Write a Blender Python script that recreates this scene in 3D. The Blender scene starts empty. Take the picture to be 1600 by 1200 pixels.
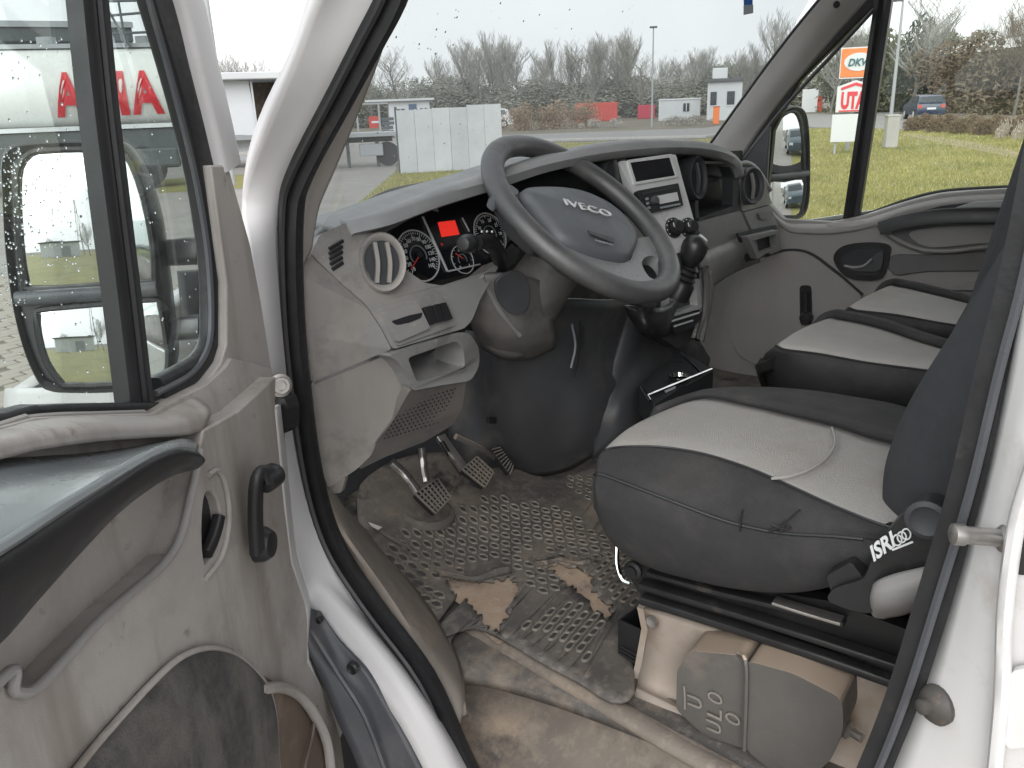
import bpy, bmesh, math, random
from math import sin, cos, pi, radians, sqrt, atan2
from mathutils import Vector, Matrix
from mathutils.geometry import tessellate_polygon

# ---------------------------------------------------------------- camera, sky, sun, exposure
S = bpy.context.scene
COL = S.collection
CAM = Vector((-1.635, -.76, 1.58))
FPX, PITCH, AZ, ROLL = 1280.0, radians(18.65), radians(36.5), radians(2.2)
FW = Vector((cos(AZ)*cos(PITCH), sin(AZ)*cos(PITCH), -sin(PITCH)))
R0 = Vector((sin(AZ), -cos(AZ), 0)); U0 = R0.cross(FW)
CX = R0*cos(ROLL) - U0*sin(ROLL); CY = U0*cos(ROLL) + R0*sin(ROLL)
cd = bpy.data.cameras.new('camera'); cam = bpy.data.objects.new('camera', cd); COL.objects.link(cam)
m3 = Matrix((CX, CY, -FW)).transposed()
cam.matrix_world = Matrix.Translation(CAM) @ m3.to_4x4()
cd.sensor_width = 36; cd.lens = FPX/1600*36; cd.clip_start = .02; cd.clip_end = 3000
S.camera = cam
S.view_settings.view_transform = 'Standard'; S.view_settings.look = 'None'
S.view_settings.exposure = 0.86; S.view_settings.gamma = 1; S.view_settings.use_curve_mapping = False
S.cycles.max_bounces = 10; S.cycles.diffuse_bounces = 7; S.cycles.transparent_max_bounces = 16
S.cycles.caustics_reflective = False; S.cycles.caustics_refractive = False
S.cycles.sample_clamp_indirect = 6

W = bpy.data.worlds.new('World'); S.world = W; W.use_nodes = True
wn = W.node_tree; wn.nodes.clear()
sky = wn.nodes.new('ShaderNodeTexSky'); sky.sky_type = 'NISHITA'; sky.sun_disc = False
SUN_EL, SUN_AZ = radians(48), radians(200)
sky.sun_elevation = SUN_EL; sky.sun_rotation = SUN_AZ; sky.air_density = 1; sky.dust_density = 4; sky.ozone_density = 1
hs = wn.nodes.new('ShaderNodeHueSaturation'); hs.inputs['Saturation'].default_value = .12
mx = wn.nodes.new('ShaderNodeMix'); mx.data_type = 'RGBA'; mx.inputs[0].default_value = .82
mx.inputs[7].default_value = (9.7, 9.85, 10.1, 1)          # the even overcast
tcw = wn.nodes.new('ShaderNodeTexCoord'); nz = wn.nodes.new('ShaderNodeTexNoise')
nz.inputs['Scale'].default_value = 2.2; nz.inputs['Detail'].default_value = 6
mr = wn.nodes.new('ShaderNodeMapRange'); mr.inputs[3].default_value = .74; mr.inputs[4].default_value = 1.2
mm = wn.nodes.new('ShaderNodeVectorMath'); mm.operation = 'SCALE'
bg = wn.nodes.new('ShaderNodeBackground'); bg.inputs[1].default_value = .1
wo = wn.nodes.new('ShaderNodeOutputWorld')
L = wn.links.new
L(sky.outputs[0], hs.inputs['Color']); L(hs.outputs[0], mx.inputs[6])
L(tcw.outputs['Generated'], nz.inputs['Vector']); L(nz.outputs[0], mr.inputs[0])
L(mx.outputs[2], mm.inputs[0]); L(mr.outputs[0], mm.inputs['Scale']); L(mm.outputs[0], bg.inputs[0]); L(bg.outputs[0], wo.inputs[0])
sd = bpy.data.lights.new('sun', 'SUN'); sd.energy = 1.3; sd.angle = radians(50); sd.color = (1, .985, .97)
sun = bpy.data.objects.new('sun', sd); COL.objects.link(sun)
sdir = Vector((-sin(SUN_AZ)*cos(SUN_EL)*-1, cos(SUN_AZ)*cos(SUN_EL), sin(SUN_EL)))
sdir = Vector((-.83, -.27, .48)).normalized()               # low, behind the camera, set to reach into the cab, through cloud
sky.sun_elevation = math.asin(sdir.z); sky.sun_rotation = atan2(sdir.x, sdir.y)
sun.rotation_euler = sdir.to_track_quat('Z', 'Y').to_euler()

# ---------------------------------------------------------------- measuring from the photograph: pixel ray against a real plane
def ray(u, v): return FW + CX*((u-800)/FPX) - CY*((v-600)/FPX)
def _ax(u, v, i, val):
    d = ray(u, v); return CAM + d*((val-CAM[i])/d[i])
def X(u, v, x): return _ax(u, v, 0, x)
def Y(u, v, y): return _ax(u, v, 1, y)
def Z(u, v, z): return _ax(u, v, 2, z)
def PL(u, v, o, n):
    d = ray(u, v); return CAM + d*((o-CAM).dot(n)/d.dot(n))
def T(u, v, t): return CAM + ray(u, v)*t
def YY(y, *uv): return [Y(a, b, y) for a, b in uv]
def XX(x, *uv): return [X(a, b, x) for a, b in uv]
def ZZ(z, *uv): return [Z(a, b, z) for a, b in uv]
def V(*a): return Vector(a)
DH = V(-.97, .18, 0); DTH = radians(60)
DD = V(-sin(DTH), -cos(DTH), 0); DN = V(-cos(DTH), sin(DTH), 0)   # along the open door, and out of it
def D(u, v, n): return PL(u, v, DH + DN*n, DN)
def DL(n, *uv): return [D(a, b, n) for a, b in uv]
def Ds(s, z, n): return DH + DD*s + DN*n + V(0, 0, z)
def horizon(u): return 198.4 - .038*u
def az(u, D_):                                              # ground point on the bearing of a pixel column at a distance
    d = ray(u, horizon(u)); d.z = 0; d.normalize(); p = CAM + d*D_; p.z = 0; return p
def hpx(px, D_): return px*D_/1330.0

# ---------------------------------------------------------------- materials
def mat(name, col, rough=.55, var=.12, nscale=6, bump=0, bscale=300, dirt=None, metal=0, spec=.5, streak=None, coat=0, sub=None, settled=None):
    m = bpy.data.materials.new(name); m.use_nodes = True; nt = m.node_tree; N = nt.nodes; K = nt.links.new
    b = N['Principled BSDF']; tc = N.new('ShaderNodeTexCoord'); co = tc.outputs['Object']
    b.inputs['Roughness'].default_value = rough; b.inputs['Metallic'].default_value = metal
    b.inputs['Specular IOR Level'].default_value = spec; b.inputs['Coat Weight'].default_value = coat
    def noise(sc, det=5, vec=None, rg=.6):
        n = N.new('ShaderNodeTexNoise'); n.inputs['Scale'].default_value = sc; n.inputs['Detail'].default_value = det
        n.inputs['Roughness'].default_value = rg; K(vec or co, n.inputs['Vector']); return n.outputs[0]
    def ramp(src, a, c, lo=0., hi=1.):
        r = N.new('ShaderNodeMapRange'); r.inputs[1].default_value = a; r.inputs[2].default_value = c
        r.inputs[3].default_value = lo; r.inputs[4].default_value = hi; K(src, r.inputs[0]); return r.outputs[0]
    def mixc(fac, a, c):
        x = N.new('ShaderNodeMix'); x.data_type = 'RGBA'; K(fac, x.inputs[0])
        for i, q in ((6, a), (7, c)):
            if isinstance(q, (tuple, list)): x.inputs[i].default_value = (*q[:3], 1)
            else: K(q, x.inputs[i])
        return x.outputs[2]
    lo = tuple(c*(1-var) for c in col); hi = tuple(min(1, c*(1+var)) for c in col)
    c = mixc(ramp(noise(nscale), .3, .7), lo, hi)
    if sub: c = mixc(ramp(noise(sub[1], 3), sub[2], sub[3]), c, sub[0])
    if dirt:
        for dc, sc, a, z in dirt:
            c = mixc(ramp(noise(sc, 7, rg=.68), a, z), c, dc)
    if streak:
        mp = N.new('ShaderNodeMapping'); mp.inputs['Scale'].default_value = streak[1]; K(co, mp.inputs[0])
        c = mixc(ramp(noise(1, 5, mp.outputs[0]), streak[2], streak[3]), c, streak[0])
    if settled:                                             # dust that lies on whatever faces up
        ge = N.new('ShaderNodeNewGeometry'); sx_ = N.new('ShaderNodeSeparateXYZ'); K(ge.outputs['True Normal'], sx_.inputs[0])
        ad_ = N.new('ShaderNodeMath'); ad_.operation = 'MULTIPLY_ADD'; K(noise(14, 6), ad_.inputs[0]); ad_.inputs[1].default_value = .7; K(sx_.outputs[2], ad_.inputs[2])
        c = mixc(ramp(ad_.outputs[0], .55, 1.0), c, settled)
    K(c, b.inputs['Base Color'])
    K(ramp(noise(nscale*3), .3, .7, max(.02, rough-.1), min(1, rough+.1)), b.inputs['Roughness'])
    if bump:
        bp = N.new('ShaderNodeBump'); bp.inputs['Strength'].default_value = bump; bp.inputs['Distance'].default_value = .002
        K(noise(bscale, 3), bp.inputs['Height']); K(bp.outputs[0], b.inputs['Normal'])
    return m
def glassmat(name, tint, gloss=.06, dust=.03, rough=.0):
    m = bpy.data.materials.new(name); m.use_nodes = True; nt = m.node_tree; N = nt.nodes; K = nt.links.new; N.clear()
    o = N.new('ShaderNodeOutputMaterial'); t = N.new('ShaderNodeBsdfTransparent'); t.inputs[0].default_value = (*tint, 1)
    g = N.new('ShaderNodeBsdfGlossy'); g.inputs['Roughness'].default_value = rough
    d = N.new('ShaderNodeBsdfDiffuse'); d.inputs[0].default_value = (.8, .8, .78, 1)
    tl = N.new('ShaderNodeBsdfTranslucent'); tl.inputs[0].default_value = (.85, .87, .87, 1)
    ad = N.new('ShaderNodeMixShader'); ad.inputs[0].default_value = .6; K(d.outputs[0], ad.inputs[1]); K(tl.outputs[0], ad.inputs[2])
    lw = N.new('ShaderNodeLayerWeight'); lw.inputs[0].default_value = .18
    mp = N.new('ShaderNodeMapRange'); mp.inputs[3].default_value = gloss*.5; mp.inputs[4].default_value = .4; K(lw.outputs['Fresnel'], mp.inputs[0])
    m1 = N.new('ShaderNodeMixShader'); K(mp.outputs[0], m1.inputs[0]); K(t.outputs[0], m1.inputs[1]); K(g.outputs[0], m1.inputs[2])
    tc = N.new('ShaderNodeTexCoord'); nz = N.new('ShaderNodeTexNoise'); nz.inputs['Scale'].default_value = 5; nz.inputs['Detail'].default_value = 8
    K(tc.outputs['Object'], nz.inputs['Vector'])
    mr = N.new('ShaderNodeMapRange'); mr.inputs[1].default_value = .3; mr.inputs[2].default_value = .8; mr.inputs[3].default_value = dust*.5; mr.inputs[4].default_value = dust*1.6
    K(nz.outputs[0], mr.inputs[0])
    m2 = N.new('ShaderNodeMixShader'); K(mr.outputs[0], m2.inputs[0]); K(m1.outputs[0], m2.inputs[1]); K(ad.outputs[0], m2.inputs[2])
    K(m2.outputs[0], o.inputs[0]); return m
def emit(name, col, st):
    m = bpy.data.materials.new(name); m.use_nodes = True; b = m.node_tree.nodes['Principled BSDF']
    b.inputs['Base Color'].default_value = (*col, 1); b.inputs['Emission Color'].default_value = (*col, 1); b.inputs['Emission Strength'].default_value = st
    return m

# ---------------------------------------------------------------- mesh helpers
def tag(o, label=None, cat=None, group=None, kind=None):
    if label: o['label'] = label
    if cat: o['category'] = cat
    if group: o['group'] = group
    if kind: o['kind'] = kind
    return o
def empty(name, loc=(0, 0, 0), label=None, cat=None, group=None, rz=0):
    o = bpy.data.objects.new(name, None); COL.objects.link(o); o.location = loc; o.rotation_euler = (0, 0, rz); o.empty_display_size = .1
    return tag(o, label, cat, group)
def wm(o):
    m = Matrix.Translation(o.location) @ o.rotation_euler.to_matrix().to_4x4()
    return wm(o.parent) @ m if o.parent else m
def link(name, me, m, parent=None, sharp=35, kind=None):
    if len(me.materials): me.materials.clear()
    for k in (m if isinstance(m, (list, tuple)) else [m]): me.materials.append(k)
    o = bpy.data.objects.new(name, me); COL.objects.link(o)
    if parent is not None:
        o.parent = parent
        if parent.type == 'EMPTY' or parent.location.length > 0: me.transform(wm(parent).inverted())
    if sharp:
        me.shade_smooth(); me.set_sharp_from_angle(angle=radians(sharp))
    if kind: o['kind'] = kind
    return o
def bmobj(name, bm, m, parent=None, sharp=35, kind=None):
    me = bpy.data.meshes.new(name); bm.to_mesh(me); bm.free(); return link(name, me, m, parent, sharp, kind)
def cr(pts, n=6, closed=False):
    pts = [Vector(p) for p in pts]; L_ = len(pts); out = []
    if L_ < 3 and not closed:
        return [pts[0].lerp(pts[1], i/n) for i in range(n+1)]
    for i in range(L_ if closed else L_-1):
        p1, p2 = pts[i], pts[(i+1) % L_]
        p0 = pts[i-1] if (i or closed) else p1*2-p2
        p3 = pts[(i+2) % L_] if (closed or i+2 < L_) else p2*2-p1
        for k in range(n):
            t = k/n
            out.append(.5*((2*p1)+(p2-p0)*t+(2*p0-5*p1+4*p2-p3)*t*t+(3*p1-p0-3*p2+p3)*t**3))
    if not closed: out.append(pts[-1])
    return out
def fillet(pts, r, n=4):
    out = []; L_ = len(pts)
    for i in range(L_):
        p, a, b = pts[i], pts[i-1], pts[(i+1) % L_]
        da, db = (a-p), (b-p); rr = min(r, da.length*.45, db.length*.45)
        A, B = p+da.normalized()*rr, p+db.normalized()*rr
        for k in range(n+1):
            t = k/n; out.append(A*(1-t)**2 + p*2*t*(1-t) + B*t*t)
    return out
def newell(pts):
    n = Vector()
    for i in range(len(pts)):
        a, b = pts[i], pts[(i+1) % len(pts)]
        n += Vector(((a.y-b.y)*(a.z+b.z), (a.z-b.z)*(a.x+b.x), (a.x-b.x)*(a.y+b.y)))
    return n.normalized()
def slab_bm(pts, th=.02, holes=(), toward=None, direction=None):
    """closed outline (3D points) with holes -> solid plate, front towards the room side"""
    n = newell(pts); cen = sum(pts, Vector())/len(pts)
    if n.dot((toward or CAM)-cen) < 0: n = -n
    back = (direction or -n)*th
    loops = [list(pts)] + [list(h) for h in holes]
    tri = tessellate_polygon(loops); flat = [p for l in loops for p in l]
    bm = bmesh.new(); fv = [bm.verts.new(p) for p in flat]; bv = [bm.verts.new(p+back) for p in flat]
    for t in tri:
        a = [flat[i] for i in t]; k = (a[1]-a[0]).cross(a[2]-a[0])
        if k.length < 1e-12: continue
        t = list(t) if k.dot(n) > 0 else list(t)[::-1]
        try:
            bm.faces.new([fv[i] for i in t]); bm.faces.new([bv[i] for i in t[::-1]])
        except ValueError: pass
    o = 0
    for l in loops:
        k = len(l)
        for i in range(k):
            j = (i+1) % k
            try: bm.faces.new((fv[o+i], fv[o+j], bv[o+j], bv[o+i]))
            except ValueError: pass
        o += k
    bmesh.ops.recalc_face_normals(bm, faces=bm.faces[:])
    return bm
def bevel(o, w, seg=2, ang=40):
    b = o.modifiers.new('bevel', 'BEVEL'); b.width = w; b.segments = seg; b.limit_method = 'ANGLE'; b.angle_limit = radians(ang); b.use_clamp_overlap = True
    return o
def slab(name, pts, m, parent=None, th=.02, r=0, bev=0, smooth=0, holes=(), kind=None, direction=None, sharp=35):
    pts = [Vector(p) for p in pts]
    if smooth: pts = cr(pts, smooth, True)
    if r: pts = fillet(pts, r)
    o = bmobj(name, slab_bm(pts, th, holes, direction=direction), m, parent, sharp, kind)
    if bev: bevel(o, bev)
    return o
def grid_me(rows, closed_u=False, closed_v=False):
    nv, nu = len(rows), len(rows[0]); vs = [tuple(p) for r in rows for p in r]; fs = []
    for i in range(nv if closed_v else nv-1):
        for j in range(nu if closed_u else nu-1):
            a, b = i*nu+j, i*nu+(j+1) % nu; i2 = ((i+1) % nv)*nu
            fs.append((a, b, i2+(j+1) % nu, i2+j))
    me = bpy.data.meshes.new('g'); me.from_pydata(vs, [], fs); return me
def dense(rows, su, sv):
    rows = [cr(r, su) if su > 1 else [Vector(p) for p in r] for r in rows]
    if sv > 1:
        cols = [cr([r[j] for r in rows], sv) for j in range(len(rows[0]))]
        rows = [[c[i] for c in cols] for i in range(len(cols[0]))]
    return rows
def patch(name, rows, m, parent=None, th=.012, su=5, sv=5, sharp=50, kind=None, disp=None, flip=False):
    """smooth skin through a grid of control points, with thickness away from the room"""
    rows = dense(rows, su, sv)
    if disp: rows = [[disp(p) for p in r] for r in rows]
    me = grid_me(rows); me.name = name
    me.update(); s = sum((p.normal.dot(CAM-p.center)*p.area for p in me.polygons))
    if (s < 0) != flip: me.flip_normals()
    o = link(name, me, m, parent, sharp, kind)
    if th:
        sm = o.modifiers.new('solid', 'SOLIDIFY'); sm.thickness = th; sm.offset = -1
    return o
def frames(path, up=None):
    out = []; n = len(path); prev = None
    for i in range(n):
        t = (path[min(i+1, n-1)]-path[max(i-1, 0)]).normalized()
        if prev is None:
            u = (up or (Vector((0, 0, 1)) if abs(t.z) < .9 else Vector((1, 0, 0))))
        else: u = up if up else prev
        u = (u - t*u.dot(t)); u = u.normalized() if u.length > 1e-6 else t.orthogonal().normalized()
        prev = u; out.append((t, u, t.cross(u)))
    return out
def sweep(name, path, prof, m, parent=None, up=None, n=5, closed=False, scale=None, sharp=45, kind=None, cap=True):
    """closed 2D profile (along u, along t x u) carried along a path"""
    P_ = cr(path, n, closed) if n > 1 else [Vector(p) for p in path]
    if closed: P_ = P_ + [P_[0]]
    fr = frames(P_, up); rows = []
    for i, (p, (t, u, w)) in enumerate(zip(P_, fr)):
        k = 1.0
        if scale: 
            x = i/(len(P_)-1)*(len(scale)-1); a = int(min(x, len(scale)-2)); k = scale[a]*(1-(x-a)) + scale[a+1]*(x-a)
        rows.append([p + u*(a*k) + w*(b*k) for a, b in prof])
    if closed: rows.pop()
    me = grid_me(rows, True, closed); bm = bmesh.new(); bm.from_mesh(me); bm.verts.ensure_lookup_table()
    if cap and not closed:
        k = len(prof)
        bm.faces.new([bm.verts[i] for i in range(k)]); bm.faces.new([bm.verts[len(bm.verts)-k+i] for i in range(k)])
    bmesh.ops.recalc_face_normals(bm, faces=bm.faces[:])
    return bmobj(name, bm, m, parent, sharp, kind)
def circ(r, n=10, sx=1): return [(r*cos(2*pi*k/n)*sx, r*sin(2*pi*k/n)) for k in range(n)]
def rrect(w, h, r, n=3):
    out = []
    for cx, cy, a0 in ((w/2-r, h/2-r, 0), (-w/2+r, h/2-r, 90), (-w/2+r, -h/2+r, 180), (w/2-r, -h/2+r, 270)):
        for k in range(n+1):
            a = radians(a0+90*k/n); out.append((cx+r*cos(a), cy+r*sin(a)))
    return out
def tube(name, path, r, m, parent=None, n=5, k=10, scale=None, kind=None): return sweep(name, path, circ(r, k), m, parent, n=n, scale=scale, kind=kind)
def frame3(o, xd, yd):
    x = xd.normalized(); y = (yd - x*yd.dot(x)).normalized(); return Matrix((x, y, x.cross(y))).transposed().to_4x4(), o
def box_bm(bm, c, size, M=None, taper=1.0):
    r = bmesh.ops.create_cube(bm, size=1); vs = r['verts']
    for v in vs:
        k = taper if v.co.z > 0 else 1
        v.co = Vector((v.co.x*size[0]*k, v.co.y*size[1]*k, v.co.z*size[2]))
        if M: v.co = M @ v.co
        v.co += Vector(c)
    return vs
def box(name, c, size, m, parent=None, M=None, bev=.0, taper=1.0, kind=None):
    bm = bmesh.new(); box_bm(bm, c, size, M, taper); o = bmobj(name, bm, m, parent, 35, kind)
    if bev: bevel(o, bev)
    return o
def lathe(name, c, axis, prof, m, parent=None, n=28, xd=None, sx=1.0, sharp=40, mats=None):
    """profile [(radius, height along axis)], optionally squeezed along xd"""
    a = axis.normalized(); x = (xd - a*xd.dot(a)).normalized() if xd else a.orthogonal().normalized(); y = a.cross(x); rows = []
    for r, h in prof: rows.append([c + a*h + x*(r*sx*cos(2*pi*k/n)) + y*(r*sin(2*pi*k/n)) for k in range(n)])
    me = grid_me(rows, True); bm = bmesh.new(); bm.from_mesh(me); bm.verts.ensure_lookup_table()
    if prof[0][0] > 1e-5: bm.faces.new([bm.verts[i] for i in range(n)])
    if prof[-1][0] > 1e-5: bm.faces.new([bm.verts[len(bm.verts)-n+i] for i in range(n)])
    bmesh.ops.remove_doubles(bm, verts=bm.verts[:], dist=1e-6); bmesh.ops.recalc_face_normals(bm, faces=bm.faces[:])
    return bmobj(name, bm, m, parent, sharp)
_GL = {}
def glyphs(s, spacing=1.0, bold=0., shear=0.):
    """letter shapes of a string as a mesh, made once"""
    k = (s, spacing, bold, shear)
    if k not in _GL:
        cu = bpy.data.curves.new('t', 'FONT'); cu.body = s; cu.size = 1; cu.extrude = .5; cu.space_character = spacing; cu.offset = bold; cu.shear = shear; cu.resolution_u = 3
        t = bpy.data.objects.new('t', cu); COL.objects.link(t); dg = bpy.context.evaluated_depsgraph_get()
        _GL[k] = bpy.data.meshes.new_from_object(t.evaluated_get(dg)); bpy.data.objects.remove(t); bpy.data.curves.remove(cu)
    return _GL[k].copy()
for _s in ['10', '20', '30', '40', '50', '60', '70', '80', '90', '100', '120', '140', '160', '0', '5', '15', '25', '35', '1/2', '1', 'AIRBAG', 'U', 'O', 'L']: glyphs(_s)
for _s, _b in (('IVECO', 0.), ('ISRI', .03), ('A', .04), ('V', .04), ('I', .04), ('UTA', .05)): glyphs(_s, 1.0, _b)
glyphs('DKV', 1.0, .03, .25)
def text(name, s, o, xd, yd, h, m, parent=None, ext=.0008, width=None, spacing=1.0, bold=0):
    """lettering standing proud of a surface: lower left corner o, cap height h along yd"""
    me = glyphs(s, spacing, bold)
    xs = [v.co.x for v in me.vertices]; ys = [v.co.y for v in me.vertices]
    x0, x1, y0, y1 = min(xs), max(xs), min(ys), max(ys); sy = h/(y1-y0); sx = width/(x1-x0) if width else sy
    x = xd.normalized(); y = yd.normalized(); n = x.cross(y).normalized()
    if n.dot(CAM-o) < 0: n = -n
    for v in me.vertices: v.co = o + x*((v.co.x-x0)*sx) + y*((v.co.y-y0)*sy) + n*((v.co.z+.5)*ext)
    me.name = name
    return link(name, me, m, parent, 0)
def copy_tree(o, parent=None):
    c = o.copy(); COL.objects.link(c)
    if parent is not None: c.parent = parent
    for ch in list(o.children): copy_tree(ch, c)
    return c
RN = random.Random(7)
# ---------------------------------------------------------------- the materials of the place
tan_d = (.36, .27, .19)
M_white = mat('white_paint', (.63, .62, .625), .38, .03, 3, dirt=[((.45, .41, .38), 6, .58, .85)])
M_white_dirty = mat('white_paint_soiled', (.64, .63, .625), .4, .04, 5, dirt=[((.42, .37, .33), 7, .55, .8)])
M_dash = mat('grey_dash_plastic', (.245, .243, .242), .46, .08, 5, .3, 900, dirt=[((.32, .295, .27), 5, .5, .72), ((.17, .16, .15), 11, .54, .72), ((.36, .34, .31), 60, .6, .72)])
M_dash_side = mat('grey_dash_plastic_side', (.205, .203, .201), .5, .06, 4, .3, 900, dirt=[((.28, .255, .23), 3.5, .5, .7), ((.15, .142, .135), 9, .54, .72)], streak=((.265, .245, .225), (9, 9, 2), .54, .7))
M_top = mat('grey_dash_top', (.25, .255, .26), .5, .07, 7, .3, 900, dirt=[((.34, .33, .31), 9, .5, .9)])
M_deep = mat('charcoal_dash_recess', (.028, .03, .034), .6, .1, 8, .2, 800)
M_char = mat('charcoal_plastic', (.06, .062, .067), .5, .15, 8, .25, 700, dirt=[((.15, .135, .12), 5, .52, .75)])
M_shroud = mat('dusty_charcoal_shroud', (.15, .146, .143), .5, .2, 8, .3, 700, dirt=[((.22, .205, .19), 6, .48, .66), ((.08, .078, .076), 14, .55, .7)])
M_black = mat('black_plastic', (.022, .022, .024), .38, .15, 10, .1, 600)
M_wheel = mat('worn_steering_rim', (.062, .062, .065), .42, .12, 8, .25, 1100, dirt=[((.11, .108, .105), 7, .5, .7)])
_b = M_wheel.node_tree.nodes['Principled BSDF']; _b.inputs['Specular IOR Level'].default_value = .8
M_pad = mat('airbag_pad_grey', (.095, .102, .112), .45, .08, 8, .25, 900)
M_rubber = mat('black_rubber_seal', (.018, .018, .02), .5, .2, 30, .15, 200, dirt=[((.10, .085, .07), 12, .58, .85)])
M_trim = mat('beige_grey_door_trim', (.40, .375, .355), .5, .06, 4, .3, 900, dirt=[((.27, .245, .225), 4, .46, .66), ((.47, .44, .41), 2.5, .52, .7), ((.25, .2, .165), 34, .6, .72)], streak=((.26, .23, .205), (12, 12, 1.6), .5, .66))
M_trim2 = mat('grey_door_trim', (.31, .30, .295), .5, .08, 4, .25, 900, dirt=[((.3, .27, .24), 5, .5, .85)])
M_trim2d = mat('dark_grey_door_trim', (.13, .13, .133), .5, .1, 5, .25, 900, dirt=[((.17, .15, .13), 5, .5, .9)])
M_pillar = mat('light_pillar_trim', (.42, .395, .375), .55, .05, 6, .25, 900)
M_pillar2 = mat('grey_pillar_trim', (.48, .465, .455), .55, .08, 6, .25, 900)
M_mesh = mat('black_carpet_lining', (.07, .067, .066), .9, .3, 90, 1.0, 420, dirt=[((.19, .175, .155), 6, .46, .7)], streak=((.15, .14, .13), (14, 14, 3), .5, .66))
M_brown = mat('brown_soiled_plastic', (.15, .11, .085), .6, .25, 8, .2, 300, dirt=[((.30, .24, .2), 8, .5, .8)])
M_tan = mat('light_grey_seat_fabric', (.375, .36, .342), .95, .06, 8, 1.0, 700, dirt=[((.32, .275, .24), 6, .48, .8), ((.36, .33, .30), 60, .5, .8)])
M_tan2 = mat('light_grey_bench_fabric', (.34, .328, .312), .95, .06, 8, .5, 1400, dirt=[((.3, .26, .22), 7, .52, .85)])
M_blk = mat('charcoal_seat_fabric', (.040, .039, .041), .9, .15, 12, 1.0, 800, dirt=[((.085, .078, .072), 7, .48, .85)])
M_blk2 = mat('charcoal_backrest_fabric', (.04, .041, .046), .9, .1, 12, .5, 1500)
M_floor = mat('grey_rubber_mat', (.105, .097, .09), .6, .2, 8, .4, 250, dirt=[((.19, .165, .14), 3.6, .45, .62), ((.31, .25, .19), 5.5, .56, .72), ((.24, .21, .18), 40, .5, .72), ((.05, .047, .045), 4.2, .60, .66)])
M_dip = mat('dark_rubber_dip', (.06, .056, .052), .6, .2, 10)
M_ridge = mat('dusty_tread_ridge', (.215, .193, .168), .65, .2, 14, .2, 300, dirt=[((.30, .25, .195), 9, .5, .72), ((.07, .066, .062), 4.2, .55, .66)])
M_sand = mat('sandy_felt', (.42, .315, .235), .95, .15, 12, .8, 160, dirt=[((.20, .165, .14), 11, .5, .72), ((.52, .43, .33), 30, .5, .8), ((.16, .13, .11), 45, .6, .72)])
M_step = mat('sandy_step_well', (.22, .19, .16), .7, .2, 7, .4, 200, dirt=[((.42, .33, .25), 4.2, .52, .68), ((.115, .10, .09), 8, .54, .7), ((.33, .28, .23), 45, .52, .7)])
M_plinth = mat('dusty_beige_plinth', (.40, .34, .29), .6, .1, 7, .25, 300, dirt=[((.25, .19, .14), 8, .5, .8), ((.42, .29, .17), 4, .62, .8)])
M_boxm = mat('dusty_grey_cover', (.115, .107, .10), .5, .12, 8, .3, 400, dirt=[((.24, .2, .165), 6, .55, .75)], settled=(.43, .34, .265))
M_frame = mat('black_seat_frame', (.02, .02, .021), .4, .2, 10, .1, 400, dirt=[((.13, .115, .1), 9, .58, .8)])
M_silver = mat('silver_plastic', (.62, .63, .63), .34, .05, 10, metal=.15)
M_chrome = mat('chrome', (.75, .75, .75), .12, .03, 10, metal=1)
M_steel = mat('worn_steel', (.42, .40, .38), .35, .15, 20, metal=.8, dirt=[((.2, .12, .07), 20, .55, .7)])
M_screen = mat('dark_screen', (.012, .013, .016), .12, .05, 4)
M_print = mat('pale_print', (.75, .77, .78), .6, .02, 8)
M_grey_print = mat('grey_lettering', (.25, .27, .29), .4, .02, 8)
M_red = emit('red_display', (.75, .03, .02), .42)
M_needle = mat('red_needle', (.7, .06, .04), .5, .02, 8)
M_arch = mat('dark_grey_arch_liner', (.075, .078, .088), .45, .08, 6, .15, 400, dirt=[((.16, .15, .15), 7, .5, .9)])
M_armtop = mat('armrest_sky_sheen', (.17, .185, .19), .25, .05, 3, .04, 400, dirt=[((.14, .15, .155), 3, .5, .7)])  # sky reflection on the grip's top put into the colour
M_wind = glassmat('windscreen_glass', (.585, .615, .617), .05, .075)
M_dglass = glassmat('wet_door_glass', (.91, .955, .94), .04, .012)
M_pglass = glassmat('clear_door_glass', (.92, .94, .92), .05, .012)
M_mirror = mat('mirror_glass', (.84, .85, .85), .01, 0, 4, metal=1)
M_mirror.node_tree.nodes['Principled BSDF'].inputs['Roughness'].links and M_mirror.node_tree.links.remove(M_mirror.node_tree.nodes['Principled BSDF'].inputs['Roughness'].links[0])
M_mirror.node_tree.nodes['Principled BSDF'].inputs['Roughness'].default_value = .006
M_drop = mat('water_drop', (.9, .95, .95), .03, 0, 4); _b = M_drop.node_tree.nodes['Principled BSDF']; _b.inputs['Transmission Weight'].default_value = 1; _b.inputs['IOR'].default_value = 1.33
M_ddrop = mat('dark_speck', (.05, .055, .06), .3, 0, 4)
M_spoke = mat('silver_grey_spoke', (.20, .205, .21), .32, .08, 8, .1, 900)
# ================================================================ THE VAN
van = empty('van', (0, 0, 0), 'dirty white delivery van with its driver door swung open and grey cab in view', 'van')

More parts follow.
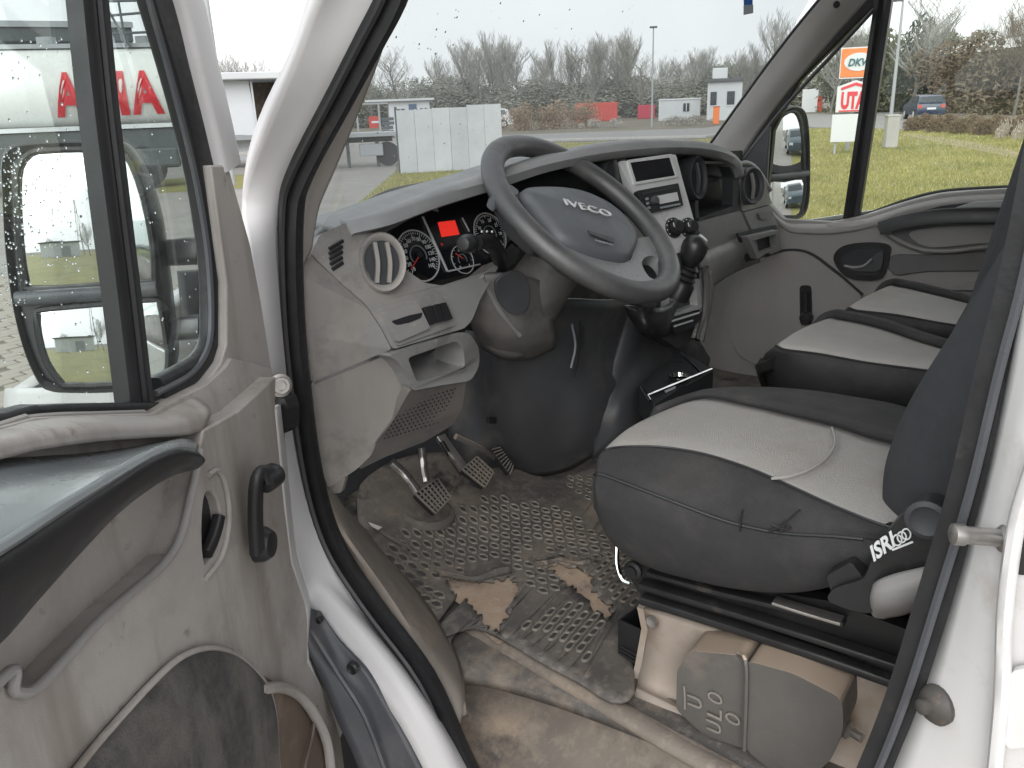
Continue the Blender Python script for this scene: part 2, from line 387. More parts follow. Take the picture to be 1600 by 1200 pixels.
# ---- body shell: A-pillar, sill, B-pillar, roof, bonnet, far side
xo = -.965
ap = [  # outer edge, crease, seal side - from the roof down to the sill
 [X(568, -140, -.965), X(618, -140, -.935), X(680, -140, -.915)],
 [X(497, 0, xo), X(540, 0, -.94), X(600, 0, -.915)],
 [X(455, 105, xo), X(500, 105, -.94), X(548, 100, -.915)],
 [X(412, 210, xo), X(448, 210, -.94), X(494, 200, -.915)],
 [X(378, 312, xo), X(410, 305, -.945), X(450, 290, -.915)],
 [X(388, 385, -.985), X(415, 375, -.955), X(441, 360, -.915)],
 [X(402, 470, -.985), X(424, 470, -.96), X(446, 470, -.915)],
 [X(420, 575, -.985), X(436, 580, -.96), X(456, 590, -.915)],
 [X(430, 690, -.985), X(446, 690, -.96), X(470, 700, -.915)],
 [X(446, 800, -.985), X(466, 800, -.96), X(496, 800, -.915)],
 [X(470, 900, -.985), X(490, 885, -.958), X(540, 890, -.915)],
 [X(486, 955, -.985), X(518, 925, -.955), X(590, 980, -.915)],
 [X(545, 1030, -.985), X(600, 1020, -.955), X(650, 1060, -.915)],
 [X(610, 1110, -.985), X(665, 1110, -.955), X(700, 1140, -.915)],
 [X(668, 1215, -.985), X(715, 1215, -.955), X(745, 1220, -.915)],
 [X(715, 1330, -.985), X(760, 1330, -.955), X(800, 1330, -.915)]]
patch('front_pillar', ap, M_white, van, .03, 4, 4)
# the corner behind the hinge and the bonnet side
hi = [V(-.985, .24, 1.27), V(-.99, .26, 1.2), V(-.99, .27, 1.1), V(-.99, .28, .95), V(-.99, .22, .80)]
patch('wing', [[p+V(.01, 0, 0) for p in hi], [p+V(-.005, .1, 0) for p in hi], [p+V(0, .45, -.12-.3*max(0, p.z-1.25)) for p in hi], [p+V(.06, .9, -.22-.5*max(0, p.z-1.25)) for p in hi]], M_white, van, .02, 4, 4)
patch('bonnet', [[V(-.97, .55, 1.22), V(-.5, .72, 1.30), V(0, .76, 1.32), V(.5, .72, 1.30), V(.97, .55, 1.22)],
                 [V(-.95, .9, 1.1), V(-.5, 1.02, 1.18), V(0, 1.06, 1.2), V(.5, 1.02, 1.18), V(.95, .9, 1.1)],
                 [V(-.88, 1.25, .92), V(-.45, 1.4, .98), V(0, 1.44, 1.0), V(.45, 1.4, .98), V(.88, 1.25, .92)],
                 [V(-.86, 1.35, .45), V(-.45, 1.5, .45), V(0, 1.54, .45), V(.45, 1.5, .45), V(.86, 1.35, .45)]], M_white, van, .02, 4, 4)
# B pillar
bp = [
 [X(1640, 260, -.93), X(1720, 260, -.965), X(1850, 260, -.975)],
 [X(1600, 420, -.93), X(1680, 420, -.965), X(1850, 420, -.975)],
 [X(1570, 600, -.93), X(1640, 600, -.965), X(1800, 600, -.975)],
 [X(1538, 760, -.93), X(1590, 760, -.965), X(1760, 760, -.975)],
 [X(1488, 940, -.93), X(1560, 940, -.965), X(1700, 940, -.975)],
 [X(1436, 1100, -.93), X(1548, 1100, -.965), X(1680, 1100, -.975)],
 [X(1380, 1240, -.93), X(1530, 1240, -.965), X(1660, 1240, -.975)],
 [X(1330, 1400, -.93), X(1500, 1400, -.965), X(1640, 1400, -.975)]]
bpo = patch('door_pillar', bp, M_white_dirty, van, .04, 4, 4)
# raised flange with latch cut-outs on the outer side of the pillar
tube('flange', [X(1625, 700, -.982), X(1588, 820, -.982), X(1570, 960, -.982), X(1566, 1080, -.982), X(1552, 1230, -.982)], .006, M_white_dirty, bpo, k=8)
slab('latch_cover', XX(-.983, (1580, 1048), (1640, 1040), (1640, 1165), (1572, 1172), (1566, 1120)), M_white_dirty, bpo, .006, r=.006, bev=.002)
# striker pin and buffer
sp = X(1570, 850, -.972)
sb = lathe('striker', sp+V(.01, 0, 0), V(-.5, .85, .08), [(.011, 0), (.011, .004), (.007, .006), (.007, .030), (.0085, .032), (.0085, .040), (.005, .042)], M_steel, van, 16)
slab('striker_plate', XX(-.974, (1588, 795), (1606, 800), (1606, 900), (1580, 896)), M_black, sb, .01, r=.004, bev=.002)
lathe('door_buffer', X(1470, 1100, -.94), V(-.75, .6, .1), [(.017, 0), (.018, .006), (.014, .012), (.007, .015), (.0065, .022), (.003, .024)], mat('rusty_rubber', (.06, .055, .05), .6, .3, 30, dirt=[((.2, .12, .07), 40, .58, .72)]), van, 18)

# door seal, one closed loop round the opening
sl = [X(665, -130, -.917), X(612, 0, -.917), X(578, 66, -.917), X(534, 150, -.917), X(470, 272, -.917), X(455, 335, -.917), X(456, 470, -.917), X(467, 600, -.917), X(488, 745, -.917), X(520, 850, -.917), X(580, 945, -.917),
      X(664, 1058, -.917), X(722, 1185, -.917), V(-.917, -.15, .63), V(-.917, -.22, .60), V(-.917, -.50, .60), V(-.917, -.585, .66), X(1310, 1330, -.92), X(1372, 1200, -.92), X(1420, 1080, -.92), X(1468, 930, -.92), X(1520, 760, -.92), X(1566, 570, -.92), X(1605, 420, -.92),
      X(1660, 150, -.92), V(-.90, -.72, 1.86), V(-.87, -.62, 1.95), V(-.87, -.30, 1.95)]
sprof = [(-.016, -.008), (-.016, .004), (-.011, .013), (-.005, .013), (-.002, .007), (.002, .007), (.006, .014), (.013, .011), (.016, .002), (.016, -.008)]
sweep('door_seal', sl, sprof, M_rubber, van, up=None, n=5, closed=True)
tube('seal_lip', [p+V(-.014, 0, 0) for p in sl[:14]], .0045, M_black, van, k=6)
tube('seal_lip', [p+V(-.014, 0, 0) for p in sl[16:25]], .0040, M_arch, van, k=6)

# inner A-pillar trim between seal and windscreen
wl = [X(612, -140, -.87), X(628, -60, -.87), X(601, 60, -.87), X(560, 170, -.87), X(522, 262, -.87), X(498, 320, -.87), X(490, 362, -.87), X(486, 392, -.87)]
wl2 = [X(600, -140, -.90), X(598, -40, -.90), X(570, 62, -.90), X(530, 165, -.90), X(494, 250, -.90), X(474, 318, -.90), X(470, 375, -.90), X(468, 430, -.90)]
patch('pillar_trim', [[a.lerp(b, -.1), a.lerp(b, .5), b+V(0, .0, 0), b+V(-.008, .03, 0)] for a, b in zip(wl, wl2)], M_pillar, van, .012, 4, 4, flip=False)

# dark grey arch liner below the hinge
la = [[X(478, 945, -1.0), X(490, 952, -.99), X(500, 955, -.985)],
      [X(480, 1000, -1.03), X(512, 1005, -1.0), X(532, 1000, -.985)],
      [X(500, 1058, -1.03), X(555, 1070, -1.0), X(575, 1052, -.985)],
      [X(524, 1120, -1.03), X(590, 1140, -1.0), X(618, 1125, -.985)],
      [X(556, 1190, -1.03), X(622, 1210, -1.0), X(664, 1215, -.985)],
      [X(590, 1290, -1.03), X(650, 1290, -1.0), X(700, 1300, -.985)]]
aro = patch('arch_liner', la, M_arch, van, .02, 4, 4)
tube('rib', [X(486, 985, -1.015), X(530, 1055, -1.018), X(570, 1120, -1.018), (X(606, 1215, -1.018))], .004, M_arch, aro, k=6)
for u, v, r in ((552, 1043, .009), (500, 968, .005)):
    lathe('screw', X(u, v, -1.0), V(-1, -.3, .1), [(r, -.003), (r, .004), (r*.75, .006), (r*.55, .003), (0, .003)], M_black, aro, 14)

# roof, rear bulkhead and far body side: they shade the cab
patch('roof', [[V(-.86, .0-.06, 1.97), V(-.5, .03, 2.03), V(0, .05, 2.05), V(.5, .03, 2.03), V(.86, -.06, 1.97)],
               [V(-.88, -.45, 2.02), V(-.5, -.45, 2.10), V(0, -.45, 2.12), V(.5, -.45, 2.10), V(.88, -.45, 2.02)],
               [V(-.88, -1.0, 2.03), V(-.5, -1.0, 2.12), V(0, -1.0, 2.14), V(.5, -1.0, 2.12), V(.88, -1.0, 2.03)]], M_pillar, van, .03, 4, 4)
slab('bulkhead', [V(-.93, -1.0, .5), V(.93, -1.0, .5), V(.93, -1.0, 1.9), V(.88, -1.0, 2.03), V(0, -1.0, 2.13), V(-.88, -1.0, 2.03), V(-.93, -1.0, 1.9)], M_pillar2, van, .03)
box('load_box', (0, -2.7, 1.55), (2.0, 3.3, 2.0), M_white, van, bev=.03)
slab('far_pillar', [V(.93, -.74, .5), V(.93, -1.0, .5), V(.93, -1.0, 1.9), V(.9, -.78, 1.9)], M_white, van, .04)
slab('door_pillar_rear', [V(-.96, -.82, .5), V(-.96, -1.0, .5), V(-.93, -1.0, 1.95), V(-.93, -.82, 1.95)], M_white, van, .04)
patch('sill', [[V(-.985, -.10, .64), V(-.985, -.35, .62), V(-.985, -.6, .62), V(-.985, -1.0, .62)], [V(-.935, -.10, .63), V(-.935, -.35, .61), V(-.935, -.6, .61), V(-.935, -1, .61)], [V(-.90, -.10, .6), V(-.90, -.35, .59), V(-.9, -.6, .59), V(-.9, -1, .59)]], M_white_dirty, van, .02, 3, 3)
slab('sill_skirt', [V(-.985, -.2, .62), V(-.985, -1.0, .62), V(-.985, -1.0, .3), V(-.985, -.35, .3)], M_white, van, .03)
for x in (-.82, .82):
    for y in (.62, -3.4):
        w = lathe('wheel', V(x-.11, y, .35), V(1, 0, 0), [(.18, 0), (.33, .0), (.35, .03), (.35, .19), (.33, .22), (.18, .22)], M_rubber, van, 28)
        lathe('rim', V(x-.115, y, .35), V(1, 0, 0), [(.05, 0), (.17, .01), (.185, .0), (.185, .23), (.05, .23)], M_silver, w, 24)

# windscreen, with the far side edge on the far pillar
wr = [X(1281, -100, .80), X(1281, 0, .80), X(1240, 60, .80), X(1195, 115, .80), X(1150, 172, .80), X(1110, 226, .80)]
WS = []
for i, v in enumerate((0, .2, .4, .6, .8, 1.0)):
    a = wl[0].lerp(wl[6], v); b = wr[0].lerp(wr[-1], v)
    a = V(-.85, *(V(0, -.075, 1.90).lerp(V(0, .175, 1.405), v))[1:]); b = V(.85, *(V(0, -.03, 1.90).lerp(V(0, .26, 1.425), v))[1:])
    bul = .16+.06*v
    WS.append([a, a.lerp(b, .15)+V(0, bul*.6, 0), a.lerp(b, .5)+V(0, bul, 0), a.lerp(b, .85)+V(0, bul*.6, 0), b])
patch('windscreen', WS, M_wind, van, 0, 6, 4)
def on_ws(u, v):
    """first hit of a pixel's ray on the windscreen's control skin (bilinear search)"""
    d = ray(u, v); rows = dense(WS, 4, 2); best = None
    for i in range(len(rows)-1):
        for j in range(len(rows[0])-1):
            a, b, c, e = rows[i][j], rows[i][j+1], rows[i+1][j+1], rows[i+1][j]
            for q in ((a, b, c), (a, c, e)):
                n = (q[1]-q[0]).cross(q[2]-q[0]); den = d.dot(n)
                if abs(den) < 1e-9: continue
                t = (q[0]-CAM).dot(n)/den; p = CAM+d*t
                if t > 0 and all(((q[(k+1) % 3]-q[k]).cross(p-q[k])).dot(n) >= -1e-9 for k in range(3)): best = p
    return best
def drops(name, pts, m, parent):
    bm = bmesh.new()
    for p, r, n, sx in pts:
        M = n.to_track_quat('Z', 'Y').to_matrix().to_4x4()
        bmesh.ops.create_icosphere(bm, subdivisions=1, radius=1, matrix=Matrix.Translation(p) @ M @ Matrix.Diagonal((r*sx, r, r*.45, 1)))
    return bmobj(name, bm, m, parent, 180, 'stuff')
rr = random.Random(3); pts = []; pd = []
for k in range(150):
    u, v = rr.uniform(560, 1230), rr.uniform(0, 230)
    if rr.random() < .45: u, v = rr.uniform(560, 820), rr.uniform(60, 250)
    p = on_ws(u, v)
    if p: (pts if rr.random() < .75 else pd).append((p, rr.uniform(.0006, .0017), V(0, .8, .6), 1))
for u, v in ((714, 27), (696, 50), (708, 70), (682, 46), (681, 84), (655, 69), (619, 58), (890, 15), (893, 45), (843, 23), (782, 5), (818, 33), (973, 18)):
    p = on_ws(u, v)
    if p: pd.append((p, .0022, V(0, .8, .6), .6))
drops('raindrops', pts, M_drop, van); drops('specks', pd, M_ddrop, van)
# two wiper blades lying at the foot of the glass
for uv in (((546, 338), (575, 318), (612, 301), (655, 291), (700, 281)), ((470, 372), (500, 356), (540, 345))):
    tube('wiper', [Y(a, b, .36) for a, b in uv], .006, M_black, van, k=6, scale=[1, 1.3, 1.2, .8])
# small tag stuck high on the windscreen
p0 = on_ws(1170, 8) or X(1170, 8, .3)
tg = empty('windscreen_tag', tuple(p0), 'small blue and pale tag hanging at the top of the windscreen', 'tag')
t0 = (p0-CAM).dot(FW)*.985
slab('tab', [T(1161, -30, t0), T(1177, -30, t0), T(1176, 14, t0), T(1163, 16, t0)], mat('blue_tab', (.03, .10, .33), .4), tg, .004, bev=.001)
slab('slip', [T(1162, 8, t0*.998), T(1177, 7, t0*.998), T(1177, 20, t0*.998), T(1162, 23, t0*.998)], M_grey_print, tg, .002)
# ================================================================ DASHBOARD
dash = empty('dashboard', (0, 0, 0)); dash.parent = van
# crash pad: from the glass over the top to the lip, then back under into the recess
st = [((538, 353), (541, 357), .165), ((565, 342), (570, 354), .15), ((600, 326), (606, 350), .135), ((672, 297), (680, 322), .13), ((760, 270), (768, 294), .13), ((850, 244), (858, 262), .115),
      ((950, 226), (958, 243), .09), ((1050, 221), (1055, 234), .07), ((1112, 228), (1113, 242), .065), ((1143, 245), (1140, 256), .06), ((1153, 268), (1146, 274), .06)]
rows = [[], [], [], [], []]
for (a, b, y) in st:
    b = (a[0]*.45+b[0]*.55, a[1]*.45+b[1]*.55+5)
    a = (a[0], a[1]+(5 if a[0] < 550 else 10 if a[0] < 590 else 15 if a[0] < 700 else 12 if a[0] < 800 else 9 if a[0] < 900 else 5))
    A, B = Y(*a, y), Y(*b, y-.006); fx = max(-.8, min(.82, A.x))
    far = .40-.22*(abs(fx)/.85)**2
    rows[0].append(V(A.x, far, A.z-.075)); rows[1].append(V(A.x, (far+y)/2-.03, A.z-.030)); rows[2].append(A+V(0, .006, 0)); rows[3].append(B); rows[4].append(B+V(0, .10, .012))
patch('crash_pad', rows, M_top, dash, .012, 4, 5, flip=False)
# dash top beyond the lip at both ends
patch('top_panel', [[X(468, 420, -.87)+V(0, .03, 0), X(486, 388, -.86), Y(500, 366, .2), Y(540, 345, .2)], [V(-.84, .24, 1.34), V(-.80, .26, 1.34), V(-.74, .28, 1.34), V(-.64, .3, 1.34)]], M_top, dash, .01, 3, 3)
patch('top_panel', [[Y(1150, 262, .07), Y(1168, 256, .10), Y(1186, 268, .10), Y(1204, 300, .07)], [V(.60, .28, 1.36), V(.72, .27, 1.36), V(.80, .24, 1.34), V(.86, .20, 1.31)]], M_top, dash, .01, 3, 3)
# the recess behind cluster, vents and cubby
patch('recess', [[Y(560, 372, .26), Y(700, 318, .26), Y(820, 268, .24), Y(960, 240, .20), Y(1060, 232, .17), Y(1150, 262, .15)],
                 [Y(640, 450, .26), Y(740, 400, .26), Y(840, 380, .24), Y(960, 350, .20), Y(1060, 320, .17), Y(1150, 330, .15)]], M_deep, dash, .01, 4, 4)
# driver-side face with the vent, coin drawer and switches
F = [(486, 396), (500, 366), (542, 347), (573, 353), (605, 385), (632, 420), (664, 442), (690, 446), (760, 424), (786, 402), (772, 430), (750, 468), (738, 500), (726, 513), (614, 546), (596, 512), (572, 476), (530, 440)]
def fy(u, v): return .150 - .055*(v-350)/200 - .0002*(u-560)
side = slab('fascia', [Y(u, v, fy(u, v)) for u, v in F], M_dash, dash, .05, r=.008, bev=.006)
# end cap towards the open door, in two panels with a seam
ec = [X(467, 425, -.905), Y(484, 398, .155), Y(530, 441, fy(530, 441)), Y(571, 477, fy(571, 477)), Y(595, 513, fy(595, 513)), Y(612, 546, fy(612, 546)), X(487, 597, -.885), X(478, 520, -.895)]
slab('end_panel', ec, M_dash_side, dash, .015, r=.004, bev=.003)
el = [X(488, 602, -.885), Y(604, 555, .10), Y(622, 561, .092), Y(637, 588, .088), Y(641, 609, .088), Y(615, 655, .105), Y(590, 688, .12), Y(580, 712, .125), Y(558, 733, .14), X(513, 763, -.87), X(500, 727, -.875), X(493, 660, -.88)]
slab('lower_end_panel', el, M_dash_side, dash, .015, r=.006, bev=.004)
slab('bracket', [X(510, 760, -.868), Y(540, 745, .15), Y(533, 770, .155), X(516, 772, -.865)], M_dash_side, dash, .01, r=.004)
# side louvres
for (a, b) in (((514, 389), (536, 376)), ((514, 397), (535, 385)), ((515, 405), (535, 393)), ((516, 413), (535, 402)), ((519, 421), (536, 410))):
    A, B = Y(*a, fy(*a)-.001), Y(*b, fy(*b)-.001)
    box('louvre', (A+B)/2, ((B-A).length, .004, .0052), M_black, dash, M=frame3(A, B-A, V(0, 1, 0))[0].to_3x3(), bev=.001)
# glove pocket bulge
po = [(606, 556), (650, 540), (716, 519), (735, 521), (749, 545), (749, 572), (736, 595), (690, 602), (643, 611), (636, 588), (622, 564)]
ho = [(637, 559), (713, 532), (724, 545), (727, 573), (690, 586), (651, 597)]
def pk(u, v): return Y(u, v, .075 - .00022*(u-640)*0 + (.012 if u > 742 else 0))
slab('pocket_frame', fillet([pk(*q) for q in po], .015), M_dash, dash, .06, bev=.007, holes=[fillet([pk(*q) for q in ho], .008)])
slab('pocket_back', [pk(u, v)+V(0, .09, 0) for u, v in ((628, 540), (735, 515), (745, 590), (640, 612))], M_dash_side, dash, .006)
slab('pocket_floor', [pk(646, 600)+V(0, .004, .0), pk(732, 575)+V(0, .004, 0), pk(732, 575)+V(.02, .09, .012), pk(646, 600)+V(.02, .09, .012)], M_dash_side, dash, .006)
tube('pocket_rib', [pk(668, 549)+V(0, .088, 0), pk(672, 590)+V(0, .088, 0)], .003, M_dash, dash, n=2, k=6)
tube('seam', [Y(614, 551, .088), Y(650, 537, .086), Y(725, 515, .084)], .004, M_black, dash, k=6)
# knee grille below
kn = [pk(641, 609), pk(690, 600)+V(0, .01, 0), pk(736, 596)+V(0, .01, 0), Y(722, 640, .10), Y(709, 663, .115), Y(664, 690, .125), Y(602, 714, .13), Y(561, 734, .14), Y(588, 690, .12), Y(615, 656, .103)]
slab('knee_panel', kn, mat('grey_knee_panel', (.145, .138, .135), .6, .08, 6, .3, 800, dirt=[((.24, .2, .17), 6, .5, .85)]), dash, .015, r=.006, bev=.004)
bm = bmesh.new(); kc = sum(kn, Vector())/len(kn); knn = newell(kn); knn = knn if knn.dot(CAM-kc) > 0 else -knn
for i in range(16):
    for j in range(9):
        u = 628+i*6.4+j*-3.4; v = 632+j*6.6-i*1.9
        if u > 712-j*3.5 or u < 614 - j*3 + 10: continue
        p = PL(u, v, kc+knn*.0005, knn)
        bmesh.ops.create_circle(bm, cap_ends=True, segments=6, radius=.0016, matrix=Matrix.Translation(p) @ knn.to_track_quat('Z', 'Y').to_matrix().to_4x4())
r_ = bmesh.ops.extrude_face_region(bm, geom=bm.faces[:]); bmesh.ops.translate(bm, verts=[g for g in r_['geom'] if isinstance(g, bmesh.types.BMVert)], vec=knn*.0008)
bmobj('perforations', bm, M_black, dash, 0, 'stuff')
# drawer, switches
dr = [(599, 487), (655, 473), (672, 513), (622, 536), (614, 541)]
slab('drawer_surround', [Y(u, v, fy(u, v)-.003) for u, v in ((592, 482), (691, 456), (713, 508), (621, 541))], M_dash, dash, .01, r=.005, bev=.002)
dw = slab('coin_drawer', [Y(u, v, fy(u, v)-.008) for u, v in ((598, 487), (654, 473), (673, 513), (621, 535))], M_dash, van, .01, r=.005, bev=.003)
slab('finger_grip', [Y(u, v, fy(u, v)-.0085) for u, v in ((611, 502), (638, 493), (661, 488), (658, 497), (640, 504), (620, 508))], M_black, dw, .002, r=.004)
for i, (a, b, c, d_) in enumerate((((663, 480), (674, 477), (683, 504), (673, 508)), ((676, 477), (686, 474), (696, 501), (685, 504)), ((688, 474), (697, 472), (708, 498), (698, 501)))):
    s_ = slab("switch", [Y(u, v, fy(u, v)-.010) for u, v in (a, b, c, d_)], M_black, van, .012, r=.002, bev=.002)
    m_ = Y((a[0]+b[0])/2+3, (a[1]+b[1])/2+8, fy(*a)-.0105)
    slab('mark', [m_+V(-.002, 0, -.004), m_+V(.003, 0, -.003), m_+V(.003, 0, .004), m_+V(-.001, 0, .004)], M_grey_print, s_, .0006)
# round vents
def vent(c, n, r, body, louv, sq=.8, tilt=0, nv=2, parent=van):
    up = V(0, 0, 1)
    xd = up.cross(n).normalized(); xd = Matrix.Rotation(tilt, 3, n) @ xd
    c = c + n*.011
    v = lathe('air_vent', c, n, [(r*1.0, -.04), (r*1.02, .004), (r*.95, .010), (r*.88, .009), (r*.74, .002), (r*.74, -.03), (0, -.03)], body, parent, 36, xd, sq)
    lathe('throat', c, n, [(r*.745, -.002), (r*.745, .001), (0, .001)], M_deep, v, 28, xd, sq)
    yd = n.cross(xd)
    for k in range(nv):
        o = (k-(nv-1)/2)*r*.52*sq
        hgt = r*.70*sqrt(max(0, 1-(o/(r*.74*sq))**2))
        sweep('vane', [c+xd*(o-.002)-yd*hgt+n*.003, c+xd*o+n*.007, c+xd*(o-.002)+yd*hgt+n*.003], [(-.003, -.004), (.003, -.004), (.0028, .003), (0, .005), (-.0028, .003)], louv, v, up=xd, n=6)
    return v
vent(Y(594, 412, .128), V(-.45, -.86, .25).normalized(), .045, M_dash, M_dash, .80, radians(-6))
vent(Y(1082, 279, .055), V(-.25, -.95, .1).normalized(), .050, M_deep, M_char, .62, 0, 1)
vent(Y(955, 275, .09), V(-.3, -.95, .1).normalized(), .045, M_deep, M_char, .8, 0, 1)
vent(Y(1169, 291, .045), V(-.35, -.93, .12).normalized(), .048, M_char, M_dash_side, .88, 0, 1)
# instrument cluster
cn = V(-.08, -.92, .38).normalized(); co_ = Y(690, 385, .205)
def C(u, v, off=0.): return PL(u, v, co_+cn*off, cn)
cl = slab('instrument_cluster', [C(*q) for q in ((598, 372), (660, 325), (760, 300), (800, 330), (800, 372), (764, 418), (678, 438), (655, 428), (625, 402))], M_screen, van, .02, r=.01, bev=.003)
slab('bezel', [C(u, v, .012) for u, v in ((676, 447), (764, 424), (800, 380), (812, 392), (806, 410), (764, 438), (684, 452))], M_black, cl, .03, r=.004, bev=.003)
cx_ = V(0, 0, 1).cross(cn).normalized(); cy_ = cn.cross(cx_)
if cx_.dot(CX) < 0: cx_, cy_ = -cx_, -cy_
if cy_.z < 0: cy_ = -cy_
def ringmesh(name, c, r0, r1, n, m, parent, off=.001, a0=0, a1=2*pi, k=40, h=.0012):
    bm = bmesh.new(); rws = []
    for i in range(k+1):
        a = a0+(a1-a0)*i/k; d = cx_*cos(a)+cy_*sin(a); rws.append([bm.verts.new(c+d*r0+n*off), bm.verts.new(c+d*r1+n*off), bm.verts.new(c+d*r1+n*(off+h)), bm.verts.new(c+d*r0+n*(off+h))])
    for p, q in zip(rws, rws[1:]):
        for i in range(4): bm.faces.new((p[i], p[(i+1) % 4], q[(i+1) % 4], q[i]))
    bmesh.ops.recalc_face_normals(bm, faces=bm.faces[:])
    return bmobj(name, bm, m, parent, 30)
def dial(u, v, r, nums, needle, a0=radians(225), a1=radians(-45), minor=41):
    c = C(u, v, .001)
    d = ringmesh('dial', c, r*.94, r, cn, M_silver, cl)
    bm = bmesh.new()
    for i in range(minor):
        a = a0+(a1-a0)*i/(minor-1); dr_ = cx_*cos(a)+cy_*sin(a); l = .16 if i % 4 == 0 else .08
        q = c+dr_*r*(.90-l/2)+cn*.002; box_bm(bm, q, (r*l, .0010, .0008), frame3(q, dr_, cn.cross(dr_))[0].to_3x3())
    bmobj('scale', bm, M_print, cl, 0)
    for i, s_ in enumerate(nums):
        if not s_: continue
        a = a0+(a1-a0)*i/(len(nums)-1); q = c+(cx_*cos(a)+cy_*sin(a))*r*.64+cn*.002
        text('numeral', s_, q-cx_*r*.09*len(s_)*.5-cy_*r*.07, cx_, cy_, r*.15, M_print, cl)
    ringmesh('dial_ring', c, r*.36, r*.40, cn, M_grey_print, cl, .001, radians(-30), radians(210))
    if needle is not None:
        dr_ = cx_*cos(needle)+cy_*sin(needle); q = c+dr_*r*.35+cn*.005
        box('needle', q, (r*.8, .0018, .0015), M_needle, cl, frame3(q, dr_, cn.cross(dr_))[0].to_3x3())
        lathe('needle_hub', c, cn, [(r*.12, .002), (r*.12, .007), (0, .008)], M_black, cl, 16)
dial(653, 400, .047, ['10', '20', '30', '40', '50', '60', '70', '80', '90', '100', '120', '140', '160'], radians(215))
dial(765, 366, .042, ['0', '5', '10', '15', '20', '25', '30', '35'], radians(225))
dial(722, 406, .027, ['0', '', '1/2', '', '1'], radians(140), minor=9)
slab('red_display', [C(*q, .002) for q in ((685, 347), (711, 344), (718, 366), (691, 370))], M_red, cl, .003, r=.001)
for a, b, w in (((660, 338), (699, 424), .004), ((722, 340), (733, 362), .0015), ((700, 424), (750, 413), .003)):
    A, B = C(*a, .003), C(*b, .003); box('bright_strip', (A+B)/2, ((B-A).length, w, .004), M_silver, cl, frame3(A, B-A, cn.cross(B-A))[0].to_3x3(), bev=.001)
lathe('warning_lamp', C(690, 382, .001), cn, [(.003, 0), (.003, .001), (0, .001)], M_needle, cl, 8)
slab('cluster_hood', [Y(672, 326, .2), Y(684, 326, .2), Y(686, 331, .2), Y(680, 330, .2)], M_grey_print, cl, .002)
# centre stack
sn = (V(-.30, -.90, .30)).normalized(); so = Y(1025, 300, .025)
def K(u, v, off=0.): return PL(u, v, so+sn*off, sn)
cs = slab('centre_stack', fillet([K(*q) for q in ((967, 252), (1056, 241), (1067, 282), (1086, 350), (1078, 372), (1072, 392), (1040, 400), (1012, 350))], .006), M_silver, van, .05, bev=.003)
slab('screen', [K(*q, .002) for q in ((984, 254), (1047, 245), (1057, 274), (994, 285))], M_screen, cs, .004, r=.003)
ringlike = [K(*q, .004) for q in ((980, 250), (1050, 240), (1061, 277), (992, 289))]
slab('screen_frame', fillet(ringlike, .004), M_silver, cs, .005, bev=.0015, holes=[fillet([K(*q, .004) for q in ((985, 254), (1047, 246), (1056, 274), (994, 284))], .002)])
rdo = slab('radio', [K(*q, .012) for q in ((996, 298), (1060, 286), (1068, 321), (1006, 335))], M_black, van, .02, r=.003, bev=.002)
slab('disc_slot', [K(*q, .0135) for q in ((1003, 301), (1055, 291), (1056, 294), (1004, 304.5))], M_deep, rdo, .002)
slab('radio_display', [K(*q, .0135) for q in ((1027, 306), (1058, 300), (1061, 313), (1031, 319))], M_silver, rdo, .002)
for k in range(6):
    u = 1032+k*5.4; v = 323-k*1.05
    slab('radio_button', [K(u, v, .014), K(u+4, v-.8, .014), K(u+4.6, v+2.2, .014), K(u+.6, v+3, .014)], M_grey_print, rdo, .002)
lathe('volume_knob', K(1020, 314, .012), sn, [(.0085, 0), (.0085, .010), (.007, .012), (0, .012)], M_char, rdo, 18)
for u, v in ((1009, 309), (1010, 316), (1012, 323)): slab('radio_button', [K(u, v, .014), K(u+4, v-1, .014), K(u+5, v+3, .014), K(u+1, v+4, .014)], M_grey_print, rdo, .002)
for u, v in ((1052, 356), (1075, 356)):
    k_ = lathe('climate_dial', K(u, v, .002), sn, [(.0215, -.002), (.0215, .004), (.019, .005), (.015, .004), (.0135, .018), (.012, .020), (0, .020)], M_black, van, 24)
    box('pointer', K(u+1, v-5, .0235), (.002, .009, .001), M_print, k_, frame3(so, V(1, 0, 0), sn.cross(V(1, 0, 0)))[0].to_3x3())
    for a in range(9):
        an = radians(-40+a*32.5); ex = sn.cross(V(0, 0, 1)).normalized(); ey = ex.cross(sn); q = K(u, v, .0075)+(ex*cos(an)+ey*sin(an))*.0178
        box('tick', q, (.0022, .0022, .0008), M_print, k_, frame3(so, ex, ey)[0].to_3x3())
# buttons and storage below the knobs
for k in range(4):
    u = 1066+k*7; v = 424-k*1.2
    slab('stack_button', [K(u, v-5, .0), K(u+5.5, v-6, .0), K(u+6.5, v+6, .0), K(u+1, v+7, .0)], M_black, cs, .015, r=.001, bev=.001)
lo = fillet([Y(*q, .03) for q in ((1046, 449), (1094, 435), (1097, 482), (1044, 497))], .006)
li = fillet([Y(*q, .03) for q in ((1058, 454), (1088, 443), (1090, 477), (1054, 490))], .004)
slab('storage_frame', lo, M_silver, dash, .03, bev=.002, holes=[li])
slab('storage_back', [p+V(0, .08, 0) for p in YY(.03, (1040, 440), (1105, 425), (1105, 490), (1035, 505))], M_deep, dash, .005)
slab('ashtray', YY(.02, (1046, 500), (1096, 487), (1094, 500), (1082, 512), (1056, 522)), M_deep, dash, .03, r=.004, bev=.003)
for a, b in (((1050, 502), (1092, 489)), ((1054, 510), (1082, 501))):
    tube('ashtray_strip', [Y(*a, .015), Y(*b, .015)], .0025, M_silver, dash, n=1, k=6)
